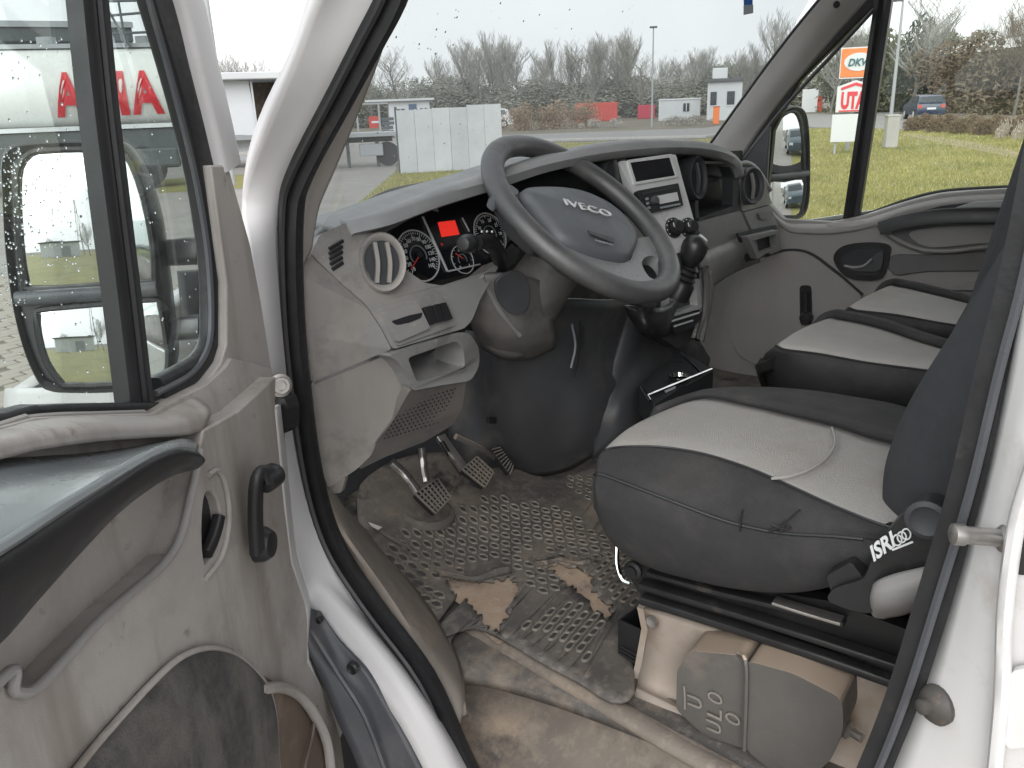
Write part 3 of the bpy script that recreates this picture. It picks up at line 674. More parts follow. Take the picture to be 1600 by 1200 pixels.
slab('stack_base', YY(.05, (1008, 350), (1086, 350), (1112, 396), (1105, 430), (1098, 520), (1060, 545), (1020, 520), (1030, 440)), M_char, dash, .06, r=.01, bev=.006)
# passenger-side face
def gy(u): return .055-.012*(u-1087)/130
ry = lambda *q: [Y(u, v, gy(u)) for u, v in q]
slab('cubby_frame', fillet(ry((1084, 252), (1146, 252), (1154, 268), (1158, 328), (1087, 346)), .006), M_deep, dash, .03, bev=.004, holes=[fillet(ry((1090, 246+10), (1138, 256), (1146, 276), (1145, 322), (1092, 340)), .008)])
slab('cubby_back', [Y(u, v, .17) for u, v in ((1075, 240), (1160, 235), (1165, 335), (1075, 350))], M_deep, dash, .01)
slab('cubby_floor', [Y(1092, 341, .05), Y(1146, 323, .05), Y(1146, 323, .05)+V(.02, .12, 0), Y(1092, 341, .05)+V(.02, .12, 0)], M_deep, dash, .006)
slab('vent_pod', ry((1150, 268), (1160, 262), (1178, 262), (1196, 285), (1206, 318), (1160, 331)), M_dash, dash, .05, r=.01, bev=.006)
gl = slab('glove_lid', ry((1087, 347), (1157, 329), (1173, 365), (1127, 380), (1104, 389), (1090, 372)), M_dash, van, .04, r=.005, bev=.004)
slab('lid_catch', ry((1122, 358), (1128, 351), (1142, 349), (1148, 354), (1151, 371), (1125, 377)), M_dash, gl, .008, r=.006, bev=.002, direction=V(0, .004, 0)+V(0, .004, 0))
d2 = slab('side_drawer', [p+V(0, -.004, 0) for p in ry((1160, 332), (1202, 321), (1214, 353), (1175, 364))], M_dash, van, .04, r=.006, bev=.003)
slab('drawer_pull', [p+V(0, -.010, 0) for p in ry((1180, 333), (1200, 329), (1203, 335), (1198, 341), (1184, 343))], M_dash_side, d2, .006, r=.003, bev=.002)
low = [[Y(1100, 392, .05), Y(1128, 382, .045), Y(1155, 373, .04), Y(1176, 367, .035)],
       [Y(1100, 408, .036), Y(1130, 396, .034), Y(1158, 384, .03), Y(1182, 376, .028)],
       [Y(1104, 432, .036), Y(1134, 414, .036), Y(1160, 403, .036), Y(1186, 398, .036)],
       [Y(1108, 452, .05), Y(1138, 432, .06), Y(1162, 420, .07), Y(1188, 410, .07)]]
patch('lower_lip', low, M_dash, dash, .02, 4, 4)
patch('stack_edge', [[Y(1096, 420, .03), Y(1104, 422, .02), Y(1118, 424, .05)], [Y(1098, 450, .03), Y(1106, 450, .02), Y(1116, 452, .06)], [Y(1096, 490, .03), Y(1104, 490, .02), Y(1110, 492, .06)], [Y(1086, 528, .03), Y(1092, 530, .02), Y(1100, 534, .06)]], M_dash, dash, .02, 3, 4)
to = fillet([Y(*q, .01) for q in ((1168, 370), (1217, 359), (1221, 391), (1184, 405))], .005)
ti = fillet([Y(*q, .01) for q in ((1177, 376), (1212, 366), (1214, 386), (1187, 396))], .004)
slab('side_tray', to, M_dash, dash, .02, bev=.003, holes=[ti])
slab('tray_back', [p+V(0, .022, 0) for p in YY(.01, (1165, 365), (1225, 352), (1228, 395), (1180, 410))], M_deep, dash, .005)
# firewall and lower dash behind everything
patch('firewall', [[V(-.9, .42, 1.35), V(-.4, .45, 1.3), V(.2, .45, 1.3), V(.9, .40, 1.3)], [V(-.9, .45, 1.05), V(-.4, .48, 1.05), V(.2, .48, 1.05), V(.9, .45, 1.05)],
                   [V(-.9, .45, .85), V(-.4, .48, .85), V(.2, .48, .85), V(.9, .45, .85)], [V(-.9, .36, .74), V(-.4, .38, .74), V(.2, .38, .74), V(.9, .36, .74)]], M_char, van, .02, 3, 3)
# dark column of plastic between the pedals and the passenger footwell
patch('centre_console', [
 [Y(700, 514, 0.40), Y(745, 520, .33),Y(770, 520, .22), Y(800, 500, .16), Y(880, 470, .12), Y(960, 470, .09), Y(1040, 460, .08)],
 [Y(700, 564, 0.40), Y(745, 570, .33),Y(775, 570, .22), Y(810, 560, .18), Y(880, 550, .13), Y(950, 545, .10), Y(1030, 520, .09)],
 [Y(700, 624, 0.40), Y(745, 630, .33),Y(770, 630, .26), Y(810, 640, .20), Y(870, 630, .15), Y(930, 610, .10), Y(1000, 580, .08)],
 [Y(700, 684, 0.40), Y(745, 690, .33),Y(780, 690, .28), Y(820, 700, .22), Y(870, 695, .17), Y(920, 670, .11), Y(980, 640, .08)],
 [Y(700, 729, 0.40), Y(745, 735, .33),Y(800, 735, .30), Y(840, 745, .24), Y(890, 735, .18), Y(926, 715, .13), Y(985, 690, .06)]], M_char, van, .015, 5, 5)
patch('console_side', [[Y(990, 480, .08), Y(1080, 520, .10), Y(1110, 560, .12)], [Y(940, 640, .10), Y(1000, 610, .06), Y(1090, 640, .10)], [Y(925, 720, .12), Y(985, 680, .05), Y(1060, 700, .05)]], M_char, van, .015, 4, 4)
slab('relay', [Y(765, 652, .24), Y(776, 652, .24), Y(776, 662, .24), Y(765, 662, .24)], M_black, van, .01)
# gear lever and its housing
gh = patch('gear_housing', [[Y(975, 478, .05), Y(1010, 480, .0), Y(1046, 478, .0), Y(1062, 462, .05)], [Y(985, 500, .04), Y(1012, 515, -.01), Y(1040, 512, -.01), Y(1055, 495, .04)], [Y(1000, 520, .06), Y(1020, 528, .02), Y(1040, 525, .02), Y(1052, 512, .06)]], M_black, van, .01, 4, 4)
gk = Y(1084, 390, -.06); gl_ = empty('gear_lever', (0, 0, 0)); gl_.parent = van
gax = (Y(1072, 345, -.10)-gk).normalized()
lathe('knob', gk, V(.15, -.25, 1), [(.006, -.040), (.014, -.036), (.024, -.018), (.0275, 0), (.0265, .012), (.021, .023), (.011, .029), (0, .030)], M_black, gl_, 28)
pn = V(.1, -.75, .62).normalized(); pc = gk+V(.014, -.014, .022)
lathe('shift_plate', pc-pn*.002, V(.25, -.6, .72), [(.0115, 0), (.0115, .004), (.009, .005), (0, .005)], M_silver, gl_, 18)
lathe('gaiter', gk+V(0, .004, -.034), V(-.12, .42, -1), [(.013, 0), (.019, .006), (.016, .011), (.021, .017), (.018, .023), (.023, .029), (.020, .035), (.026, .042), (.028, .075), (0, .076)], M_black, gl_, 22)
# steering column shroud
scx = V(-.38, 0, 1.394); wax = V(.0383, -.641, .767)
rowsS = []
for k, (w_, y_) in enumerate(((.040, .02), (.052, .06), (.060, .12), (.064, .17), (.062, .21))):
    c = scx - wax*y_*1.3 + V(0, 0, -.012-.08*y_)
    ux = V(1, 0, 0); uy = wax.cross(ux)*-1
    rowsS.append([c + ux*(w_*1.02*cos(a)) + V(0, .75, .65)*(w_*(.85 if sin(a) < 0 else .8)*sin(a)) for a in [radians(q) for q in range(0, 361, 24)]])
patch('column_shroud', rowsS, M_shroud, van, .008, 3, 4)
patch('shroud_lower', [[Y(736, 438, .10), Y(772, 430, .075), Y(812, 430, .055), Y(850, 440, .05)], [Y(734, 470, .13), Y(770, 480, .095), Y(815, 490, .065), Y(862, 490, .06)],
                       [Y(737, 510, .16), Y(775, 527, .12), Y(822, 537, .09), Y(868, 528, .085)], [Y(752, 545, .20), Y(787, 562, .16), Y(827, 562, .14), Y(866, 545, .13)]], M_shroud, van, .01, 5, 5)
slab('shroud_pad', cr([Y(776, 440, .066), Y(800, 424, .055), Y(820, 430, .05), Y(828, 458, .048), Y(822, 486, .056), Y(800, 490, .066), Y(780, 470, .074)], 4, True), M_char, van, .006, bev=.002)
tube('column_trim', [Y(752, 432, .088), Y(766, 460, .092), Y(785, 492, .088), (Y(812, 524, .085))], .005, M_dash, van, k=8)
# cables hanging behind
tube('cable', [Y(905, 495, .12), Y(908, 520, .10), Y(903, 560, .09), Y(896, 590, .09)], .003, M_black, van, k=6)
tube('cable', [Y(893, 505, .12), Y(899, 540, .095), Y(892, 575, .095)], .0025, M_grey_print, van, k=6)
# floor console with cups between the seats
tr = empty('console_tray', (0, 0, 0)); tr.parent = van
slab('tray_base', ZZ(1.0, (998, 604), (1064, 548), (1116, 578), (1022, 632)), M_deep, tr, .06, r=.008, bev=.004)
for a, b in (((1012, 618), (1112, 577)), ((1064, 552), (1096, 584)), ((1002, 604), (1016, 626))):
    tube('tray_edge', [Z(*a, 1.01), Z(*b, 1.01)], .0032, M_chrome, tr, n=1, k=6)
lathe('cup_holder', Z(1062, 592, 1.005), V(0, 0, 1), [(.022, 0), (.025, .006), (.022, .008), (.018, 0)], M_chrome, tr, 18)
slab('coin_slot', ZZ(1.006, (1036, 606), (1052, 598), (1056, 604), (1040, 611)), M_silver, tr, .004, r=.002)
# ================================================================ STEERING WHEEL, STALK, PEDALS
wc = V(-.3816, -.0045, 1.3942); wn_ = V(sin(.0596)*cos(.874), -cos(.0596)*cos(.874), sin(.874)).normalized()
sw = empty('steering_wheel', (0, 0, 0)); sw.parent = van
e1 = V(0, 0, 1).cross(wn_).normalized(); e2 = wn_.cross(e1)
rim = [wc + e1*(.1865*cos(a)) + e2*(.1865*sin(a)) for a in [2*pi*k/64 for k in range(64)]]
sweep('rim', rim, [(.0185*cos(a), .0205*sin(a)) for a in [2*pi*k/14 for k in range(14)]], M_wheel, sw, up=wn_, n=1, closed=True)
def Wp(u, v, off=0.): return PL(u, v, wc+wn_*off, wn_)
pad = [Wp(*q, .0) for q in ((813, 299), (848, 294), (895, 298), (939, 315), (972, 338), (992, 364), (995, 382), (985, 404), (968, 409), (920, 398), (877, 377), (850, 346), (828, 319))]
pc_ = sum(pad, Vector())/len(pad); ol = cr(pad, 5, True)
rowsP = [[pc_.lerp(p, 1.0)-wn_*.035 for p in ol], [pc_.lerp(p, 1.01)-wn_*.008 for p in ol], [pc_.lerp(p, .97)+wn_*.006 for p in ol], [pc_.lerp(p, .86)+wn_*.013 for p in ol], [pc_.lerp(p, .55)+wn_*.018 for p in ol], [pc_.lerp(p, .2)+wn_*.020 for p in ol], [pc_+wn_*.0202+(p-pc_)*.001 for p in ol]]
me = grid_me(rowsP, True); bm = bmesh.new(); bm.from_mesh(me); bmesh.ops.recalc_face_normals(bm, faces=bm.faces[:]); bmobj('airbag_pad', bm, M_pad, sw, 60)
def spoke(name, pts, off, th, m=M_pad, holes=(), bev=.005): return slab(name, fillet([Wp(*q, off) for q in pts], .012), m, sw, th, bev=bev, holes=[cr([Wp(*q, off) for q in h], 4, True) for h in holes])
spoke('spoke', ((772, 300), (790, 290), (806, 300), (834, 345), (866, 378), (872, 392), (836, 385), (800, 352)), -.004, .02, M_black)
spoke('spoke', ((776, 288), (792, 284), (812, 298), (808, 306), (792, 302), (782, 316), (770, 306)), .002, .022)
spoke('spoke', ((855, 374), (920, 400), (985, 408), (996, 372), (1034, 366), (1052, 390), (1052, 428), (1034, 450), (1006, 458), (985, 452), (930, 430), (866, 394)), -.003, .022, M_spoke, holes=[((1003, 412), (1010, 401), (1024, 401), (1036, 413), (1040, 430), (1030, 437), (1014, 432))])
spoke('spoke_cover', ((866, 392), (912, 410), (985, 440), (1004, 456), (980, 458), (930, 436), (880, 412)), -.001, .02, M_black)
# raised maker's lettering on the pad, and the small airbag mark
tdir = (Wp(948, 333)-Wp(882, 315)).normalized(); tup = wn_.cross(tdir); tup = tup if tup.z > 0 else -tup
text('pad_lettering', 'IVECO', Wp(885, 321, .0215), tdir, tup, .0165, M_silver, sw, .0025, width=(Wp(955, 340)-Wp(885, 321)).length)
text('airbag_mark', 'AIRBAG', Wp(930, 377, .0225), tdir, tup, .0052, M_grey_print, sw, .0006, width=(Wp(958, 380)-Wp(930, 372)).length)
slab('mark_field', [Wp(*q, .0215) for q in ((918, 359), (960, 372), (959, 380), (922, 365))], M_black, sw, .0015, r=.002)
# indicator stalk
sk = empty('indicator_stalk', (0, 0, 0)); sk.parent = van
ka, kb = Y(724, 381, .03), Y(764, 378, .055)
lathe('stalk_end', ka, (kb-ka), [(0, -.004), (.010, -.002), (.0135, .004), (.0145, .012), (.0145, .026), (.012, .030)], M_black, sk, 22)
tube('stalk_arm', [ka.lerp(kb, .5), kb, Y(776, 392, .07), Y(784, 418, .10)], .0125, M_black, sk, scale=[.9, 1.05, 1.15, .9])
for i in range(3): box('symbol', Y(743+i*8, 373, .035)+V(0, -.013, .012), (.003, .001, .003), M_print, sk)
tube('wiper_stalk', [wc-wn_*.06+V(.02, 0, 0), Y(925, 330, .06), Y(952, 350, .05)], .009, M_black, van)
# pedals
pn_ = V(-.08, -.72, .69).normalized()
def pedal(pad_px, t, arm, mat_arm, rows_, cols_, wide=.012):
    p = empty('pedal', (0, 0, 0)); p.parent = van
    c = sum((Vector((a, b, 0)) for a, b in pad_px), Vector())/len(pad_px); o = t
    q = [PL(a, b, o, pn_) for a, b in pad_px]
    slab('pedal_pad', q, M_black, p, .014, r=.006, bev=.003)
    bm = bmesh.new(); A, B, Cc, Dd = q
    for i in range(rows_+1):
        f = i/rows_; a, b = A.lerp(Dd, f), B.lerp(Cc, f); box_bm(bm, (a+b)/2+pn_*.002, ((b-a).length*.96, .0022, .005), frame3(a, b-a, pn_.cross(b-a))[0].to_3x3())
    for i in range(cols_+1):
        f = i/cols_; a, b = A.lerp(B, f), Dd.lerp(Cc, f)
        if cols_ > 1: box_bm(bm, (a+b)/2+pn_*.002, ((b-a).length*.96, .0022, .005), frame3(a, b-a, pn_.cross(b-a))[0].to_3x3())
    bmobj('pad_grid', bm, M_ridge, p, 0)
    sweep('pedal_arm', [arm[0], arm[1], q[0].lerp(q[2], .3)-pn_*.016], rrect(.012, wide*2, .003), mat_arm, p, n=5)
    return p
o1 = X(678, 775, -.525); o2 = X(748, 735, -.392); o3 = X(775, 718, -.32)
pedal([(648, 772), (683, 748), (703, 778), (680, 803)], o1, (Y(612, 722, .36), Y(636, 745, .335)), M_steel, 6, 6)
pedal([(722, 734), (744, 714), (770, 738), (757, 762)], o2, (Y(688, 682, .38), Y(712, 716, .33)), M_steel, 6, 5)
pedal([(768, 703), (781, 700), (801, 728), (796, 741)], o3, (Y(712, 682, .30), Y(750, 700, .275)), M_boxm, 8, 1, .007)
tube('linkage', [Y(659, 700, .33), Y(662, 730, .32), Y(666, 752, .31)], .008, M_steel, van, k=8)
tube('linkage', [Y(690, 690, .36), Y(705, 715, .34), Y(722, 740, .30)], .006, M_black, van, k=8)
# ================================================================ FLOOR, MAT, SEAT BOX
rf = random.Random(11)
def ndisp(a):
    from mathutils import noise
    return lambda p: p + V(0, 0, a*noise.noise(p*9) + a*.4*noise.noise(p*31))
patch('cab_floor', [[V(-.93, .42, .80), V(-.5, .44, .83), V(0, .40, .80), V(.45, .40, .80), V(.93, .40, .80)],
                    [V(-.93, .26, .735), V(-.5, .28, .738), V(0, .26, .738), V(.45, .26, .738), V(.93, .26, .738)],
                    [V(-.90, .05, .725), V(-.5, .08, .73), V(0, .08, .73), V(.45, .08, .73), V(.93, .08, .73)],
                    [V(-.80, -.06, .725), V(-.5, -.1, .73), V(0, -.1, .73), V(.45, -.1, .73), V(.93, -.1, .73)],
                    [V(-.76, -.4, .725), V(-.5, -.4, .73), V(0, -.4, .73), V(.45, -.4, .73), V(.93, -.4, .73)],
                    [V(-.76, -1.0, .725), V(-.5, -1.0, .73), V(0, -1.0, .73), V(.45, -1, .73), V(.93, -1, .73)]], M_floor, van, .02, 5, 6, disp=ndisp(.0035))
# entry step well, lower than the floor
patch('step_well', [[Z(640, 1000, .735), Z(740, 985, .728), Z(870, 1055, .728), Z(1000, 1130, .728), Z(1130, 1203, .728), V(-.79, -.62, .728)],
                    [Z(655, 1035, .70), Z(742, 1015, .68), Z(850, 1075, .66), Z(975, 1140, .66), Z(1090, 1210, .66), V(-.80, -.62, .66)],
                    [V(-.915, -.085, .63), V(-.86, -.09, .60), V(-.82, -.16, .58), V(-.82, -.30, .575), V(-.82, -.44, .575), V(-.82, -.62, .575)],
                    [V(-.93, -.12, .60), V(-.93, -.16, .575), V(-.93, -.22, .57), V(-.93, -.34, .57), V(-.93, -.48, .57), V(-.93, -.62, .57)]], M_step, van, .015, 5, 5, disp=ndisp(.004))
sweep('step_edge', [Z(728, 978, .720), Z(800, 1016, .724), Z(870, 1056, .724), Z(1000, 1131, .724), Z(1060, 1166, .724), Z(1140, 1210, .724)], [(.0125*sin(2*pi*k/12), .019*cos(2*pi*k/12)) for k in range(12)], M_step, van, up=V(0, 0, 1))
# kick trim along the door seal
patch('kick_trim', [[X(482, 700, -.905), X(500, 745, -.885), Y(524, 770, .18)], [X(505, 800, -.905), X(528, 805, -.88), Y(545, 800, .2)], [X(530, 850, -.90), X(560, 850, -.875), Z(585, 840, .75)],
                    [X(588, 940, -.90), X(612, 920, -.875), Z(640, 905, .745)], [X(650, 1030, -.90), X(664, 1000, -.87), Z(690, 975, .74)], [X(700, 1110, -.90), X(716, 1075, -.87), Z(722, 1045, .735)], [X(716, 1140, -.905), X(722, 1122, -.89), X(728, 1110, -.88)]],
      mat('sandy_kick_trim', (.23, .20, .175), .6, .12, 7, .3, 300, dirt=[((.40, .32, .25), 6, .5, .75), ((.12, .11, .10), 14, .62, .75)]), van, .012, 4, 4)

# rubber mat: one torn sheet lying on the felt, with its moulded treads
fm = empty('rubber_mat', (-.5, .1, .735), 'torn grey rubber floor mat with moulded oval treads below the pedals', 'floor mat')
from mathutils import noise
def mz(x, y):
    z = .7445 + .0022*noise.noise(V(x*13, y*13, 0)) + .0035*noise.noise(V(x*5, y*5, 3))
    if y > .16: z += .11*max(0, (y-.16)/.28)**1.5
    return z
def onmat(u, v):
    p = Z(u, v, .7445)
    for _ in range(6): p = Z(u, v, mz(p.x, p.y))
    return p
sheet = [onmat(u, v) for u, v in ((560, 800), (590, 770), (640, 742), (720, 716), (790, 725), (880, 745), (925, 728), (960, 740), (985, 820), (1000, 900), (1010, 960), (985, 1000), (992, 1080), (955, 1095), (905, 1065), (840, 1030), (790, 1000), (742, 980), (704, 1000), (722, 1050), (716, 1090), (690, 1052), (640, 985), (600, 930), (575, 870))]
tear1 = [onmat(u, v) for u, v in ((700, 905), (730, 902), (765, 908), (795, 900), (810, 915), (806, 940), (790, 965), (778, 985), (760, 975), (735, 945), (712, 925))]
tear2 = [onmat(u, v) for u, v in ((860, 885), (885, 882), (915, 890), (925, 905), (930, 925), (955, 945), (945, 965), (925, 948), (900, 920), (872, 905))]
def jag(pts, a=.0075):
    out = []
    for p in cr(pts, 8, True): out.append(p+V(rf.uniform(-a, a), rf.uniform(-a, a), 0))
    return out
t1, t2 = jag(tear1), jag(tear2)
bm = slab_bm(cr(sheet, 3, True), .006, [t1, t2], toward=V(-.5, 0, 3))
bmesh.ops.delete(bm, geom=[f for f in bm.faces if f.normal.z < .6], context='FACES')
for _ in range(5):
    le = [e for e in bm.edges if e.calc_length() > .03]
    if not le: break
    bmesh.ops.subdivide_edges(bm, edges=le, cuts=1); bmesh.ops.triangulate(bm, faces=[f for f in bm.faces if len(f.verts) > 3])
for v in bm.verts: v.co.z = mz(v.co.x, v.co.y)
ms = bmobj('mat_sheet', bm, M_floor, fm, 40); _m = ms.modifiers.new('solid', 'SOLIDIFY'); _m.thickness = .005; _m.offset = -1
for q in (tear1, tear2):
    c_ = sum(q, Vector())/len(q); slab('felt', [c_.lerp(p, 1.25)+V(0, 0, -.006) for p in q], M_sand, van, .002, smooth=3)
# curled torn edges
def curl(name, uv, h=.012, m=M_floor):
    q = [onmat(a, b) for a, b in uv]
    rows = [[p+V(0, 0, .001) for p in q], [p+V(rf.uniform(-.003, .003), .004, h*rf.uniform(.5, 1)) for p in q], [p+V(rf.uniform(-.004, .004), .016, h*.5) for p in q], [p+V(0, .024, .0005) for p in q]]
    patch(name, rows, m, fm, .003, 4, 3)
curl('torn_edge', ((684, 900), (715, 906), (745, 910), (775, 902), (800, 896)), .016)
curl('torn_edge', ((852, 884), (880, 878), (905, 884), (925, 880)), .010)
curl('torn_edge', ((585, 826), (600, 838), (625, 852), (645, 862)), .010)
# moulded treads, each ring its own ridge
def tread(name, px0, du, dv, nu, nv, w, h, keep, stagger=.5, ang=0, hexa=True, m=M_ridge):
    o = onmat(*px0); a = (onmat(px0[0]+du[0], px0[1]+du[1])-o); b = (onmat(px0[0]+dv[0], px0[1]+dv[1])-o); a.z = b.z = 0
    bm = bmesh.new(); x = a.normalized(); y = V(-x.y, x.x, 0); R_ = Matrix.Rotation(ang, 3, 'Z'); x = R_ @ x; y = R_ @ y; cnt = 0
    for j in range(-nv, nv):
        for i in range(-nu, nu):
            c = o + a*(i+(stagger if j % 2 else 0)) + b*j; c.z = mz(c.x, c.y)
            d = c-CAM; uv = (800+FPX*d.dot(CX)/d.dot(FW), 600-FPX*d.dot(CY)/d.dot(FW))
            if not inside(uv, keep): continue
            if any(inside(uv, k) for k in HOLES): continue
            ww, hh = w*rf.uniform(.98, 1.02), h*rf.uniform(.98, 1.02)
            if hexa: pr = [(-ww, 0), (-ww*.55, hh*.85), (0, hh), (ww*.55, hh*.85), (ww, 0), (ww*.55, -hh*.85), (0, -hh), (-ww*.55, -hh*.85)]
            else: pr = rrect(ww*2, hh*2, min(ww, hh)*.95, 2)
            k = len(pr); lv = [[], [], [], []]
            for (p, q) in pr:
                for l, (s_, z_) in enumerate(((1.16, .0), (1.08, .0034), (.86, .0034), (.76, .0008))):
                    e = c + x*(p*s_) + y*(q*s_); e.z = mz(e.x, e.y)+z_; lv[l].append(bm.verts.new(e))
            for l in range(3):
                for t in range(k): bm.faces.new((lv[l][t], lv[l][(t+1) % k], lv[l+1][(t+1) % k], lv[l+1][t]))
            f_ = bm.faces.new(lv[3]); f_.material_index = 1; cnt += 1
    bmesh.ops.recalc_face_normals(bm, faces=bm.faces[:])
    for f in bm.faces:
        if f.normal.z < 0: f.normal_flip()
    bmobj(name, bm, [m, M_dip], fm, 30, 'stuff')
def inside(p, poly):
    c = False; n = len(poly)
    for i in range(n):
        a, b = poly[i], poly[i-1]
        if (a[1] > p[1]) != (b[1] > p[1]) and p[0] < (b[0]-a[0])*(p[1]-a[1])/(b[1]-a[1])+a[0]: c = not c
    return c
HOLES = [[(692, 902), (730, 894), (808, 892), (816, 940), (780, 992), (720, 945)], [(852, 880), (925, 876), (938, 915), (965, 945), (945, 975), (890, 925)], [(826, 846), (856, 842), (858, 872), (822, 876)], [(736, 884), (790, 876), (795, 900), (730, 903)]]
keepA = [(612, 835), (690, 822), (745, 778), (800, 780), (870, 792), (945, 835), (965, 870), (940, 880), (900, 892), (872, 930), (830, 925), (808, 905), (740, 895), (690, 912), (640, 880)]
tread('tread_rings', (790, 850), (17.5, 9.5), (-8.5, 8.5), 30, 30, .0124, .0074, keepA)
tread('tread_rings', (640, 900), (15, 12), (-12, 9), 14, 8, .0150, .0085, [(590, 862), (612, 855), (702, 935), (688, 950), (640, 922)])
tread('tread_slots', (895, 960), (9.5, -10.5), (12.5, 7.5), 16, 16,   .0125, .0055, [(905, 940), (930, 952), (955, 950), (945, 990), (915, 1030), (885, 1012), (835, 985), (812, 975)], ang=0, hexa=False)
tread('tread_slots', (955, 905), (9, -8), (9, 9), 16, 12, .0125, .005, [(935, 868), (985, 860), (1000, 940), (975, 948), (930, 900)], ang=0, hexa=False)
tread('tread_rings', (905, 758), (14, 9), (-8, 6), 12, 9, .0120, .0055, [(872, 752), (930, 738), (950, 800), (930, 795)], hexa=True)
# rubber boot round the clutch pedal
lathe('pedal_boot', onmat(665, 800)+V(0, 0, -.004), V(0, -.2, 1), [(.064, 0), (.062, .008), (.052, .012), (.048, .006), (.03, .006), (0, .006)], M_floor, fm, 26, V(1, .1, 0), .9)
ch = slab('paper_scrap', [onmat(a, b)+V(0, 0, .012) for a, b in ((577, 824), (598, 832), (592, 836), (582, 830))], mat('white_scrap', (.7, .68, .64), .7), None, .002)
tag(ch, 'tiny white paper scrap lying on the floor left of the clutch pedal', 'scrap')

# ---------------------------------------------------------------- seat box
bx = empty('seat_box', (0, 0, 0)); bx.parent = van
xp = -.675
ppx = [X(1012, 958, xp), X(1020, 955, xp), X(1390, 1075, xp), V(xp, -.66, .87), V(xp, -.70, .735), V(xp, -.30, .735), X(1000, 1060, xp), X(1010, 1010, xp)]
patch('plinth_side', [[X(1005, 952, xp), X(1130, 990, xp), X(1260, 1030, xp), X(1400, 1076, xp), V(xp, -.76, .87)],
                      [X(1012, 985, xp), X(1130, 1025, xp), X(1260, 1068, xp), X(1390, 1110, xp), V(xp, -.76, .84)],
                      [X(1002, 1040, xp), X(1120, 1085, xp+.004), X(1250, 1130, xp+.004), X(1370, 1170, xp), V(xp, -.76, .79)],
                      [X(996, 1066, xp-.008), X(1110, 1118, xp-.008), X(1240, 1170, xp-.008), X(1340, 1210, xp-.008), V(xp-.008, -.76, .735)],
                      [X(994, 1076, xp-.03), X(1105, 1128, xp-.03), X(1225, 1180, xp-.03), X(1320, 1216, xp-.03), V(xp-.03, -.76, .732)]], M_plinth, bx, .02, 4, 4)
slab('plinth_front', [X(1005, 952, xp), X(1012, 985, xp), X(1002, 1040, xp), X(996, 1066, xp), V(-.3, -.24, .74), V(-.3, -.24, .87)], M_plinth, bx, .01)
slab('plinth_body', [V(xp+.03, -.30, .875), V(xp+.03, -.76, .875), V(-.30, -.76, .875), V(-.30, -.30, .875)], M_frame, bx, .13)
lathe('bolt_hole', X(1020, 971, xp-.002), V(-1, 0, 0), [(.010, 0), (.010, .003), (.006, .002), (0, .001)], M_steel, bx, 16)
# open dark tray on the front corner
tx = [X(968, 968, -.655), X(1001, 944, -.60), X(1010, 946, -.665), X(1012, 968, -.668), X(1009, 975, -.668)]
slab('battery_tray', fillet([X(968, 970, -.66), X(1009, 990, -.67), X(1006, 1048, -.67), X(968, 1022, -.66)], .004), M_black, bx, .003, bev=.001)
slab('tray_wall', [X(968, 970, -.66), X(1000, 946, -.60), X(1000, 1000, -.60), X(968, 1022, -.66)], M_black, bx, .003)
slab('tray_rim', [X(966, 969, -.662), X(1010, 989, -.672), X(1010, 996, -.672), X(966, 976, -.662)], M_black, bx, .004, bev=.001)
slab('tray_wall', [X(1000, 944, -.60), X(1012, 952, -.66), X(1012, 1000, -.66), X(1000, 1000, -.60)], M_deep, bx, .003)
for k in range(3): tube('tray_rib', [X(969, 1010+k*5.5, -.663), X(1006, 1031+k*6, -.673)], .0018, M_black, bx, n=1, k=6)
# moulded cover box with embossed letters
fr = [(1078, 1016), (1155, 1024), (1166, 1040), (1162, 1170), (1100, 1150), (1056, 1108), (1058, 1048)]
fb = [X(a, b, -.73) for a, b in fr]
cvb = slab('box_cover', fillet(fb, .008), M_boxm, van, .055, bev=.006, direction=V(.055, 0, 0)/.055)
cv2 = [X(a, b, -.742) for a, b in ((1166, 1032), (1240, 1052), (1316, 1092), (1318, 1140), (1300, 1185), (1262, 1222), (1220, 1216), (1165, 1172))]
slab('box_cover_rear', fillet(cv2, .012), M_boxm, van, .07, bev=.012, direction=V(1, 0, 0))
tube('box_seam', [X(1154, 1022, -.733), X(1166, 1042, -.745), X(1163, 1172, -.745)], .0035, M_boxm, cvb, k=6)
bd = (X(1160, 1070, -.735)-X(1062, 1040, -.735)).normalized(); bu = V(0, .1, 1)
Lm = mat('embossed_letter', (.26, .235, .21), .5, .1, 8)
hl = (X(1073, 1096, -.7325)-X(1098, 1106, -.7325)).length
for s_, u, v in (('U', 1098, 1109), ('O', 1130, 1103), ('U', 1128, 1148), ('L', 1129, 1126), ('O', 1158, 1136)):
    text('embossed_letter', s_, X(u, v, -.7325), V(0, .1, 1), V(0, .94, .05), hl*.9, Lm, cvb, .0022, width=.0165)
tube('emboss_frame', [X(1069, 1072, -.733), X(1070, 1090, -.733), X(1070, 1108, -.733)], .0016, Lm, cvb, k=6)
lathe('cover_screw', X(1316, 1135, -.70), V(-.3, -1, 0), [(.012, 0), (.012, .01), (.006, .014), (.006, .028), (0, .028)], M_steel, van, 12)
